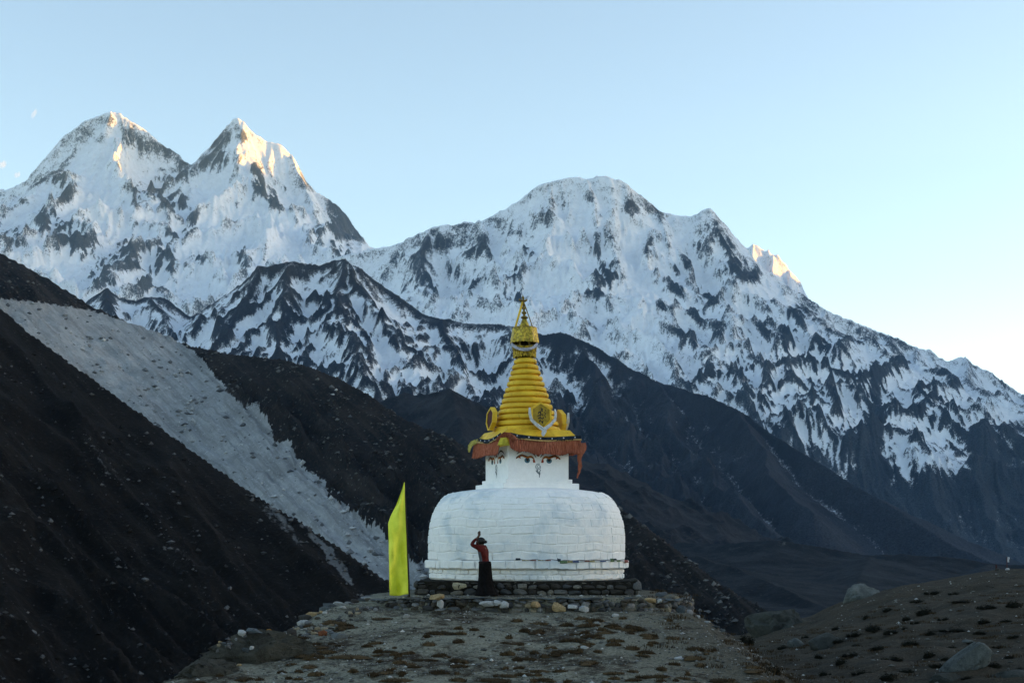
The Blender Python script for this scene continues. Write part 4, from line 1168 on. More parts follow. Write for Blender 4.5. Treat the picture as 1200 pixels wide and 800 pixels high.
# twisted end of the cloth hanging from the far right corner, and the bunch at the near corner
n0, t0 = side_frame(0)
def corner(nn, tt, s, o, z): return (nn[0] * o + tt[0] * s, nn[1] * o + tt[1] * s, z)
def rag_strip(name, pts, w, mat, parent, twist=2.0, pl=3, seed=0):
    """loose strip of cloth along a line, folded and twisted"""
    rr = random.Random(seed)
    P = [Vector(p) for p in pts]
    v, f = [], []
    m = 9
    for i, p in enumerate(P):
        tang = (P[min(i + 1, len(P) - 1)] - P[max(i - 1, 0)]).normalized()
        u = tang.cross(Vector((0, 1, 0))).normalized(); q = tang.cross(u)
        ww = w[i] if isinstance(w, (list, tuple)) else w
        a = twist * i / len(P)
        uu = u * math.cos(a) + q * math.sin(a); qq = q * math.cos(a) - u * math.sin(a)
        for k in range(m):
            e = k / (m - 1) - 0.5
            v.append(tuple(p + uu * e * ww + qq * math.sin(e * pl * 6.28 + i) * ww * 0.16))
    for i in range(len(P) - 1):
        for k in range(m - 1):
            a = i * m + k
            f.append((a, a + 1, a + m + 1, a + m))
    o = pydata(name, v, f, mat, parent, True)
    md = o.modifiers.new('thickness', 'SOLIDIFY'); md.thickness = 0.008
    return o
cr_ = corner(n0, t0, 1.24, hs + 0.08, 4.33)
tailp = [(cr_[0] + 0.02 * math.sin(i * 0.9), cr_[1], cr_[2] - 0.085 * i) for i in range(13)]
tailp = [(p[0] - (0.010 * i), p[1], p[2]) for i, p in enumerate(tailp)]
rag_strip('hanging_tail', tailp, [0.20, 0.22, 0.22, 0.20, 0.17, 0.15, 0.15, 0.16, 0.17, 0.17, 0.16, 0.15, 0.11], M_FRINGE, stupa, 1.8, 3, 1)
nb = corner(n0, t0, -1.13, hs + 0.05, 0)
rag_strip('cloth_bunch', [(nb[0] - 0.25, nb[1] + 0.10, 4.34), (nb[0] - 0.14, nb[1] + 0.02, 4.44), (nb[0] - 0.02, nb[1] - 0.03, 4.52), (nb[0] + 0.10, nb[1] + 0.02, 4.50), (nb[0] + 0.18, nb[1] + 0.05, 4.42), (nb[0] + 0.24, nb[1] + 0.06, 4.32)], [0.10, 0.13, 0.15, 0.17, 0.22, 0.26], M_FRINGE, stupa, 0.9, 4, 2)

# ---- spire of thirteen rings
spire_z0, spire_z1 = slab_t + 0.20, zl(419.5)
spire = pydata('spire_core', [(p[0] - 0.04 * (p[2] - spire_z0) / (spire_z1 - spire_z0), p[1], p[2]) for p in lathe([(0.90, spire_z0 - 0.02), (0.22, spire_z1)], 48)[0]], lathe([(1, 0), (1, 1)], 48)[1], M_YELLOW, stupa, True)
nr = 13
for i in range(nr):
    za = spire_z0 + (spire_z1 - spire_z0) * i / nr; zb_ = spire_z0 + (spire_z1 - spire_z0) * (i + 1) / nr
    ra = 0.995 + (0.335 - 0.995) * i / (nr - 1)
    h = zb_ - za
    lx = -0.04 * i / nr
    v, f = lathe([(ra - 0.12, za + 0.004), (ra - 0.006, za + 0.006), (ra + 0.006, za + 0.018), (ra + 0.002, za + h * 0.50), (ra - 0.022, za + h * 0.72), (ra - 0.12, za + h * 0.86)], 56)
    rr = random.Random(300 + i)
    p1, p2 = rr.uniform(0, 6), rr.uniform(0, 6)
    v = [(p[0] * (1 + 0.006 * math.sin(3 * math.atan2(p[1], p[0]) + p1)) + lx, p[1] * (1 + 0.006 * math.sin(2 * math.atan2(p[1], p[0]) + p2)), p[2] + 0.008 * math.sin(math.atan2(p[1], p[0]) * 2 + p1)) for p in v]
    pydata('spire_ring', v, f, M_YELLOW, stupa, True)

# ---- crown: post, gilt fringe, canopy, pinnacle
tx = -0.06
def at_top(V): return [(p[0] + tx, p[1], p[2]) for p in V]
zc0, zc1 = zl(401), zl(384)
pydata('crown_post', at_top(lathe([(0.10, spire_z1 - 0.05), (0.10, zc0 + 0.1)], 16)[0]), lathe([(0.1, 0), (0.1, 1)], 16)[1], M_DARK, stupa, True)
# gilt fringe, ragged lower edge, hung on a ring
v, f = [], []
n = 96; rr = random.Random(9)
zr = zl(407)
for i in range(n):
    a = 2 * math.pi * i / n
    rg = 0.365 + 0.012 * math.sin(i * 2.1)
    lowz = zl(420) + rr.uniform(0, 0.09)
    up = zr + 0.09 * max(0, math.cos(a - R(90))) + 0.05 * abs(math.cos(a))
    v += [(rg * math.cos(a) + tx, rg * math.sin(a), up), ((rg - 0.03) * math.cos(a) + tx, (rg - 0.03) * math.sin(a), (up + lowz) / 2), ((rg - 0.05 + 0.02 * math.sin(i * 1.7)) * math.cos(a) + tx, (rg - 0.05) * math.sin(a), lowz)]
for i in range(n):
    b = (i + 1) % n
    for j in range(2): f.append((3 * i + j, 3 * i + j + 1, 3 * b + j + 1, 3 * b + j))
o = pydata('crown_fringe', v, f, M_GILT, stupa)
o.modifiers.new('thickness', 'SOLIDIFY').thickness = 0.012
for k in range(8):
    a = R(22 + 45 * k)
    v, f = tube_vf([(0.34 * math.cos(a) + tx, 0.34 * math.sin(a), zl(412)), (0.37 * math.cos(a) + tx, 0.37 * math.sin(a), zc0 + 0.03)], 0.014, 6)
    pydata('crown_rod', v, f, M_GILT_DARK, stupa)
# canopy: eight embossed gilt panels with a scalloped hem
for k in range(8):
    v, f = [], []
    a0, a1 = R(45 * k - 22.5 + 12), R(45 * k + 22.5 + 12)
    m = 10
    for i in range(m + 1):
        t = i / m
        for j, (rr_, z) in enumerate(((0.435, zc0), (0.425, zc0 + 0.05), (0.395, (zc0 + zc1) / 2), (0.365, zc1), (0.345, zc1 + 0.012))):
            pa = Vector((rr_ * math.cos(a0), rr_ * math.sin(a0), 0)); pb = Vector((rr_ * math.cos(a1), rr_ * math.sin(a1), 0))
            p = pa.lerp(pb, t)
            zz = z - (0.035 * abs(math.sin(t * math.pi * 3)) if j == 0 else 0)
            bul = 1 + 0.03 * math.sin(t * math.pi * 4) * math.sin(j * 1.4)
            v.append((p.x * bul + tx, p.y * bul, zz))
    for i in range(m):
        for j in range(4): f.append((i * 5 + j, (i + 1) * 5 + j, (i + 1) * 5 + j + 1, i * 5 + j + 1))
    o = pydata('canopy_panel', v, f, M_GILT, stupa)
    o.modifiers.new('thickness', 'SOLIDIFY').thickness = 0.012
pydata('canopy_top', at_top(lathe([(0.36, zc1 - 0.02), (0.35, zc1 + 0.01), (0.15, zc1 + 0.03)], 24)[0]), lathe([(1, 0)] * 3, 24)[1], M_GILT_DARK, stupa)
px_ = lambda w: w / PXM
bell = [(px_(6), zc1 + 0.02), (px_(5.6), zl(381)), (px_(4.2), zl(378)), (px_(3.0), zl(375)), (px_(2.4), zl(373))]
pydata('bell', at_top(lathe(bell, 20)[0]), lathe(bell, 20)[1], M_GILT, stupa, True)
pin = [(2.2, 374), (4.2, 372.5), (4.4, 371.5), (1.6, 370), (1.3, 368.5), (2.9, 367), (2.9, 366), (1.2, 364.5), (1.1, 363), (2.3, 361.5), (2.2, 360.5), (1.0, 359), (0.9, 357), (1.7, 356), (1.6, 355), (0.8, 354), (0.8, 351), (1.8, 349.6), (1.4, 348), (0.5, 346.5), (0.15, 344.5)]
pp = [(px_(r), zl(y)) for r, y in pin]
lean = lambda V: [(p[0] + tx - 0.05 * (p[2] - zl(374)) / (zl(345) - zl(374)), p[1], p[2]) for p in V]
pydata('pinnacle', lean(lathe(pp, 16)[0]), lathe(pp, 16)[1], M_GILT_DARK, stupa, True)
xt = tx - 0.04
for sgn in (-1, 1):       # crescent arms near the tip
    v, f = tube_vf([(xt, 0, zl(352.5)), (xt + sgn * 0.06, 0, zl(352.4)), (xt + sgn * 0.105, 0, zl(351.3)), (xt + sgn * 0.115, 0, zl(349.6))], [0.035, 0.035, 0.028, 0.012], 8)
    pydata('finial_arm', v, f, M_GILT_DARK, stupa, True)
for (bx_, by_, r_, mt) in ((-0.27, -0.12, 0.032, M_YELLOW), (0.24, -0.10, 0.016, M_GILT_DARK), (0.02, 0.3, 0.02, M_GILT_DARK)):
    v, f = tube_vf([(tx + bx_, by_, zc1), (xt + 0.02 * (1 if bx_ > 0 else -1), 0, zl(354))], r_, 8)
    pydata('stay_rod', v, f, mt, stupa)

# ---- four hexagonal plaques standing against the spire
def plaque(face, panel_mat, text):
    n, t = side_frame(face)
    a = TH - math.pi / 2 + face * math.pi / 2
    c = Vector((n[0] * 1.03, n[1] * 1.03, slab_t + 0.20 + 0.40))
    hexo = [(0, 0.39), (0.31, 0.20), (0.315, -0.14), (0.06, -0.39), (-0.06, -0.39), (-0.315, -0.14), (-0.31, 0.20)]
    hexi = [(p[0] * 0.84, p[1] * 0.86) for p in hexo]
    th, rec = 0.14, 0.025
    if face: c.z -= 0.04
    k_ = 1.0 if face == 0 else 0.88
    hexo = [(p[0] * k_, p[1] * k_) for p in hexo]; hexi = [(p[0] * k_, p[1] * k_) for p in hexi]
    def w(p, o): return tuple(c + Vector((t[0] * p[0], t[1] * p[0], p[1])) + Vector((n[0], n[1], 0)) * (o - 0.10 * p[1]))
    m = len(hexo)
    v = [w(p, 0) for p in hexo] + [w(p, th) for p in hexo] + [w(p, th) for p in hexi] + [w(p, th - rec) for p in hexi]
    f = [tuple(range(m - 1, -1, -1))]
    for i in range(m):
        j = (i + 1) % m
        f += [(i, j, m + j, m + i), (m + i, m + j, 2 * m + j, 2 * m + i), (2 * m + i, 2 * m + j, 3 * m + j, 3 * m + i)]
    o = pydata('plaque', v, f, M_YELLOW, stupa)
    pn = pydata('plaque_panel', [w(p, th - rec + 0.002) for p in hexi], [tuple(range(m))], panel_mat, o)
    if text:
        P = Paint()
        # the painted syllable: stacked strokes
        for pts, ww in (
            ([(-0.10, 0.04), (-0.06, 0.10), (-0.02, 0.06), (0.0, 0.14), (0.06, 0.12)], 0.030), ([(-0.12, -0.02), (-0.05, 0.0), (0.02, 0.03), (0.06, 0.0)], 0.028),
            ([(-0.10, -0.10), (-0.04, -0.06), (0.03, -0.10), (0.07, -0.05)], 0.030), ([(-0.08, -0.20), (-0.03, -0.15), (0.02, -0.20), (0.05, -0.14), (0.03, -0.24)], 0.026),
            ([(0.0, 0.22), (0.03, 0.16), (0.05, 0.20)], 0.030), ([(0.09, 0.10), (0.13, 0.06), (0.11, 0.0), (0.14, -0.06)], 0.024), ([(0.12, 0.16), (0.15, 0.13)], 0.030), ([(-0.02, 0.10), (-0.03, 0.0), (-0.05, -0.16)], 0.020)):
            P.line(spline(pts, 4), ww, M_BLACK, 0.0)
        P.build('painted_syllable', o, lambda V: [w((p[0], p[1]), th - rec + 0.006) for p in V])
    return c, w
c_front, w_front = plaque(0, M_PLAQUE, True)
plaque(1, M_PLAQUE, False); plaque(2, M_PLAQUE, False); plaque(3, M_DARKRED, False)

# ================================================================== THINGS ON AND AROUND THE STUPA
def W(o): return (o[0] + SX, o[1] + SY, o[2] + ZB)     # stupa-local -> world

def world_strip(name, pts, w, mat, label, cat, **kw):
    """cloth strip as a thing of its own, its origin at the first point"""
    p0 = Vector(pts[0])
    o = rag_strip(name, [tuple(Vector(p) - p0) for p in pts], w, mat, None, **kw)
    o.location = p0
    return tag(o, label, cat)

# white offering scarf looped round the front plaque
loop = [(-0.40, 0.20), (-0.40, 0.02), (-0.36, -0.14), (-0.22, -0.28), (-0.06, -0.39), (0.0, -0.43), (0.08, -0.38), (0.24, -0.26), (0.37, -0.12), (0.40, 0.04), (0.39, 0.18)]
pts = [W(w_front(p, 0.24)) for p in loop]
world_strip('offering_scarf', pts, [0.05, 0.08, 0.09, 0.09, 0.10, 0.12, 0.10, 0.09, 0.09, 0.08, 0.05], M_SCARF, 'white silk scarf looped under the lettered front plaque', 'scarf', twist=0.6, pl=2)
pts = [W(w_front(p, 0.27)) for p in ((0.0, -0.40), (0.02, -0.48), (-0.02, -0.56), (-0.03, -0.62))]
o = bpy.data.objects['offering_scarf']
k_ = rag_strip('knot_end', [tuple(Vector(p) - o.location) for p in pts], [0.12, 0.14, 0.12, 0.05], M_SCARF, o, twist=0.8, pl=2)
# scarf at the far side plaque
n1_, t1_ = side_frame(1)
pts = [W(corner(n1_, t1_, s, 1.22 - 0.1 * abs(s), z)) for s, z in ((-0.38, 5.28), (-0.36, 5.05), (-0.24, 4.90), (-0.10, 4.78), (0.05, 4.72))]
world_strip('offering_scarf', pts, [0.05, 0.09, 0.10, 0.09, 0.06], M_SCARF, 'narrow white scarf hanging beside the plaque on the shaded side of the spire', 'scarf', twist=0.8, pl=2)
# white scarf sagging under the gilt canopy
pts = []
for i in range(13):
    a = R(-160 + 140 * i / 12)
    pts.append(W((0.41 * math.cos(a) + tx, 0.41 * math.sin(a), zl(403) - 0.22 * math.sin(math.pi * i / 12))))
world_strip('offering_scarf', pts, [0.04] + [0.085] * 11 + [0.04], flat('pale_lilac_scarf', (0.42, 0.42, 0.48), 0.6, 0.3, 0.2, 12), 'pale scarf sagging in a curve below the gilt canopy', 'scarf', twist=0.0, pl=1)
# yellow scarf tied at the left corner of the slab
n3_, t3_ = side_frame(3)
cl = corner(n3_, t3_, -1.05, hs + 0.14, 4.46)
pts = [W((cl[0] + dx_, cl[1] + dy_, cl[2] + dz_)) for dx_, dy_, dz_ in ((0.32, -0.06, 0.14), (0.22, -0.05, 0.05), (0.10, -0.04, 0.0), (-0.02, -0.03, -0.05), (-0.08, -0.02, -0.14), (-0.10, -0.02, -0.24), (-0.11, -0.02, -0.32))]
world_strip('offering_scarf', pts, [0.07, 0.10, 0.14, 0.16, 0.15, 0.13, 0.09], flat('yellow_green_silk', (0.48, 0.42, 0.10), 0.6, 0.3, 0.3, 9), 'yellow green scarf tied at the left corner above the fringe', 'scarf', twist=1.2, pl=3)
# yellow cloth peeking between the parted fringes at the near corner
pts = [W(corner(n0, t0, -1.19, hs + 0.05, z)) for z in (4.42, 4.34, 4.26, 4.20)]
world_strip('yellow_cloth', pts, [0.16, 0.24, 0.30, 0.34], flat('yellow_cotton', (0.52, 0.44, 0.05), 0.8, 0.2, 0.25, 9), 'yellow cloth showing between the parted fringes at the near corner', 'cloth', twist=0.1, pl=1)

# ---- string of small prayer flags lying on the ledge
string = empty('prayer_flag_string', (SX, SY, ZB + led_t))
tag(string, 'string of small faded prayer flags lying along the white ledge', 'prayer flags')
rp = random.Random(31)
def ledge_pt(px, rr_=led_r + 0.035):
    a = math.asin(max(-1, min(1, (px - 617) / 119.5)))
    return Vector((rr_ * math.sin(a), -rr_ * math.cos(a), 0))
cord = []
for i in range(70):
    px = 604 + (733.5 - 604) * i / 69
    p = ledge_pt(px); cord.append((p.x, p.y, 0.012 + 0.012 * math.sin(i * 0.7) - (0.02 if px > 650 else 0)))
v, f = tube_vf(cord, 0.008, 5)
pydata('cord', v, f, flat('dark_cord', (0.03, 0.028, 0.03), 0.9, 0.1), string)
fl_cols = {'g': flat('green_flag_cotton', (0.14, 0.22, 0.12), 0.9, 0.1, 0.2, 20), 'b': flat('blue_flag_cotton', (0.10, 0.14, 0.27), 0.9, 0.1, 0.2, 20), 'r': flat('red_flag_cotton', (0.26, 0.10, 0.08), 0.9, 0.1, 0.2, 20),
           'y': flat('yellow_flag_cotton', (0.38, 0.34, 0.18), 0.9, 0.1, 0.2, 20), 'w': flat('white_flag_cotton', (0.55, 0.57, 0.60), 0.9, 0.1, 0.1, 20), 'd': flat('dark_flag_cotton', (0.03, 0.05, 0.07), 0.9, 0.1, 0.2, 20)}
for (pa, pb, h, c) in ((604, 609, 2.6, 'd'), (611, 618, 1.2, 'y'), (619, 626, 1.2, 'r'), (628, 634, 1.0, 'y'), (636, 642, 1.2, 'r'), (649, 653, 3.5, 'd'), (652, 660, 3.6, 'g'), (660, 666, 2.8, 'y'), (666, 673, 2.8, 'b'), (674, 679, 1.6, 'w'), (679, 685, 1.6, 'r'), (685, 691, 2.0, 'y'), (691, 697, 2.0, 'w'), (697, 704, 2.0, 'b'), (709, 714, 4.4, 'g'), (711, 717, 2.0, 'd'), (717, 722, 2.0, 'g'), (722, 727, 2.0, 'w'), (727, 733, 3.6, 'r')):
    v, f = [], []
    m = 6
    up = 0.05 if c in 'd' or pa == 709 else 0.0
    for i in range(m + 1):
        px = pa + (pb - pa) * i / m
        for j in range(4):
            p = ledge_pt(px, led_r + 0.045 + 0.015 * math.sin(i * 1.9 + j * 0.8))
            v.append((p.x, p.y, up + 0.01 - j / 3 * h / PXM * 0.85 - (0.02 if px > 650 else 0)))
    for i in range(m):
        for j in range(3):
            a = i * 4 + j; f.append((a, a + 1, a + 5, a + 4))
    o = pydata('flag', v, f, fl_cols[c], string, True)
    o.modifiers.new('thickness', 'SOLIDIFY').thickness = 0.004

# ---- tall yellow banner on its pole
FY = 37.7
fs = FY / F
banner = empty('prayer_banner', ((479.5 - 600) * fs, FY, TERR))
tag(banner, 'tall narrow yellow prayer banner on a thin dark pole beside the stupa', 'flag')
bx0 = 479.5
def bp(px, py, dy=0.0): return ((px - bx0) * fs, dy, (HZ - py) * fs - TERR)
v, f = tube_vf([bp(479.6, 699.5), bp(479.0, 680), bp(477.5, 640), bp(475.8, 600), bp(474.2, 562.5)], [0.024, 0.022, 0.020, 0.018, 0.012], 10)
pydata('pole', v, f, flat('dark_pole_wood', (0.03, 0.025, 0.022), 0.8, 0.2), banner, True)
L_edge = [(566, 472.6), (575, 469.5), (590, 463.8), (605, 457.2), (613, 454.6), (622, 455.3), (635, 455.6), (650, 456.2), (665, 456.8), (680, 457.0), (697, 456.6)]
v, f = [], []
nr_, nc_ = 60, 16
for i in range(nr_ + 1):
    py = 566 + (697 - 566) * i / nr_
    xl_ = float(np.interp(py, [p[0] for p in L_edge], [p[1] for p in L_edge])); xr_ = 474.0 + (479.2 - 474.0) * (py - 564) / 133
    for j in range(nc_ + 1):
        t = j / nc_
        dy = 0.24 * math.sin(t * 5.0 + py * 0.045) * (1 - t) + 0.07 * math.sin(t * 10 - py * 0.075) * (1 - t) + 0.03 * math.sin(t * 9 + py * 0.11) * (1 - t) + 0.02 * math.sin(py * 0.3 + t * 3) * (1 - t) + 0.035 * math.sin((py + t * 60) * 0.16) * (1 - t) * t * 2
        v.append(bp(xl_ + (xr_ - xl_) * t, py + 1.2 * math.sin(t * 5), dy))
for i in range(nr_):
    for j in range(nc_):
        a = i * (nc_ + 1) + j; f.append((a, a + 1, a + nc_ + 2, a + nc_ + 1))
k = NT('yellow_green_banner_cotton', 0.8, 0.15)
n_ = k.noise(k.mapping(k.coord(), (1, 1, 1)), 3.0, 5); n2_ = k.noise(k.mapping(k.coord(), (12, 12, 90)), 2.0, 3)
c_ = k.mix(k.rng(n_, 0.3, 0.7), (0.70, 0.75, 0.06), (0.86, 0.88, 0.09)); k.color(k.mix(k.math('MULTIPLY', k.rng(n2_, 0.4, 0.7), 0.25), c_, (0.58, 0.62, 0.05)))
k.b.inputs['Subsurface Weight'].default_value = 0.0
o = pydata('cloth', v, f, k.m, banner, True)
o.modifiers.new('thickness', 'SOLIDIFY').thickness = 0.006

# ---- dry stone retaining wall round the terrace
def arc_point(th):
    """point of the terrace edge in direction th"""
    c, s = math.cos(th), math.sin(th)
    r_ = (abs(c / 4.65) ** 2.7 + abs(s / 5.0) ** 2.7) ** (-1 / 2.7)
    return (0.42 + r_ * c, 41.6 + r_ * s)
wall = empty('terrace_wall', (0.42, 36.6, TERR - 0.42))
tag(wall, 'low dry stone retaining wall edging the terrace below the stupa', 'stone wall')
wz = TERR - 0.42
WB = Vector((0.42, 36.6, wz))
rs = random.Random(77)
pth = [arc_point(R(a)) for a in np.linspace(-178, 6, 90)]
pth = [(p[0] - 0.42, p[1] - 36.6) for p in pth]
cum = np.concatenate([[0], np.cumsum([math.hypot(b[0] - a[0], b[1] - a[1]) for a, b in zip(pth[:-1], pth[1:])])])
def along(s):
    return float(np.interp(s, cum, [p[0] for p in pth])), float(np.interp(s, cum, [p[1] for p in pth]))
core_v, core_f = [], []
for i, p in enumerate(pth):
    d = Vector((-p[0], 5.0 - p[1], 0)).normalized()
    dp = 0.10 * float(sstep(2.6, 4.2, abs(p[0])))
    for q, z in ((0.05, 0.0), (0.05, 0.385 - dp), (0.5, 0.385 - dp), (0.5, 0.0)): core_v.append((p[0] + d.x * q, p[1] + d.y * q, z))
for i in range(len(pth) - 1):
    for j in range(4):
        j2 = (j + 1) % 4; core_f.append((i * 4 + j, (i + 1) * 4 + j, (i + 1) * 4 + j2, i * 4 + j2))
pydata('earth_core', core_v, core_f, M_EARTH, wall)
for (z0, h, wmin, wmax, skip, out) in ((0.03, 0.17, 0.13, 0.40, 0.06, 0.02), (0.17, 0.15, 0.12, 0.36, 0.10, 0.0), (0.29, 0.10, 0.12, 0.32, 0.12, -0.02)):
    s = rs.uniform(0, 0.2)
    while s < cum[-1] - 0.1:
        w = rs.uniform(wmin, wmax)
        x_, y_ = along(s + w / 2); x2, y2 = along(s + w / 2 + 0.05)
        ang = math.atan2(y2 - y_, x2 - x_)
        dp = 0.10 * float(sstep(2.6, 4.2, abs(x_)))
        if rs.random() > skip:
            hh = h * rs.uniform(0.75, 1.25)
            nx_, ny_ = math.sin(ang), -math.cos(ang)
            put('stone', rs.choice(ROUNDS if rs.random() < 0.4 else ROCKS), (x_ + nx_ * out * rs.uniform(0, 1.6), y_ + ny_ * out * rs.uniform(0, 1.6), z0 - dp + hh / 2), (w * 0.98, rs.uniform(0.18, 0.3), hh), (rs.uniform(-.12, .12), rs.uniform(-.18, .18), ang + rs.uniform(-.2, .2)), wall)
        s += w + 0.005
s = 0.0
while s < cum[-1] - 0.2:       # thin capping slabs
    w = rs.uniform(0.25, 0.65)
    x_, y_ = along(s + w / 2); x2, y2 = along(s + w / 2 + 0.05); ang = math.atan2(y2 - y_, x2 - x_)
    dp = 0.10 * float(sstep(2.6, 4.2, abs(x_)))
    if rs.random() > 0.15:
        put('slab', rs.choice(SLABS), (x_ - math.sin(ang) * 0.08, y_ + math.cos(ang) * 0.08, 0.40 - dp + rs.uniform(-0.01, 0.015)), (w * 1.05, rs.uniform(0.28, 0.45), rs.uniform(0.04, 0.075)), (rs.uniform(-.06, .06), rs.uniform(-.06, .06), ang + rs.uniform(-.2, .2)), wall, M_SLATE if rs.random() < 0.6 else M_STONE)
    s += w
M_TAN = flat('tan_sandstone', (0.30, 0.22, 0.12), 0.9, 0.1, 0.25, 9); M_PALE = flat('pale_granite', (0.34, 0.35, 0.35), 0.9, 0.1, 0.25, 14)
def wall_stone(px, py, w, h, mat, rz_=0.0, ry=0.0, Yd=36.45, me=None):
    s_ = Yd / F
    p = Vector(((px - 600) * s_, Yd, (HZ - py) * s_)) - WB
    put('stone', me or ROCKS[int(px) % 12], p, (w * s_, 0.26, h * s_), (0, ry, rz_), wall, mat)
for (px, py, w, h, mt, ry) in ((512, 699, 18, 7, M_TAN, -0.15), (655, 712, 17, 11, M_TAN, 0.3), (570, 707, 18, 7, M_PALE, 0), (583, 706, 9, 7, M_PALE, 0), (591, 708, 11, 9, M_PALE, 0.1), (516, 707, 8, 11, M_PALE, 0.1), (628, 708, 12, 8, M_TAN, 0.1), (671, 711, 12, 6, M_PALE, 0.1), (762, 703, 14, 6, M_TAN, 0.1), (684, 713, 12, 8, M_PALE, 0), (773, 704, 6, 6, M_PALE, 0)):
    wall_stone(px, py, w, h, mt, 0, ry)

# ================================================================== PERSON
def skin_mesh(name, verts, edges, radii, root=0, levels=2, mat=None, parent=None):
    """continuous body surface grown round a skeleton of joints"""
    me = bpy.data.meshes.new(name + '_joints')
    me.from_pydata([tuple(v) for v in verts], edges, [])
    ob = bpy.data.objects.new(name + '_joints', me); COL.objects.link(ob)
    sk = ob.modifiers.new('skin', 'SKIN'); sk.use_smooth_shade = True
    for i, d in enumerate(me.skin_vertices[0].data):
        r_ = radii[i]; d.radius = r_ if isinstance(r_, tuple) else (r_, r_)
        d.use_root = (i == root)
    sb = ob.modifiers.new('sub', 'SUBSURF'); sb.levels = levels; sb.render_levels = levels
    dg = bpy.context.evaluated_depsgraph_get(); dg.update()
    nm = bpy.data.meshes.new_from_object(ob.evaluated_get(dg))
    bpy.data.objects.remove(ob, do_unlink=True); bpy.data.meshes.remove(me)
    nm.name = name
    nm.materials.clear()
    return link(name, nm, mat, parent, True)

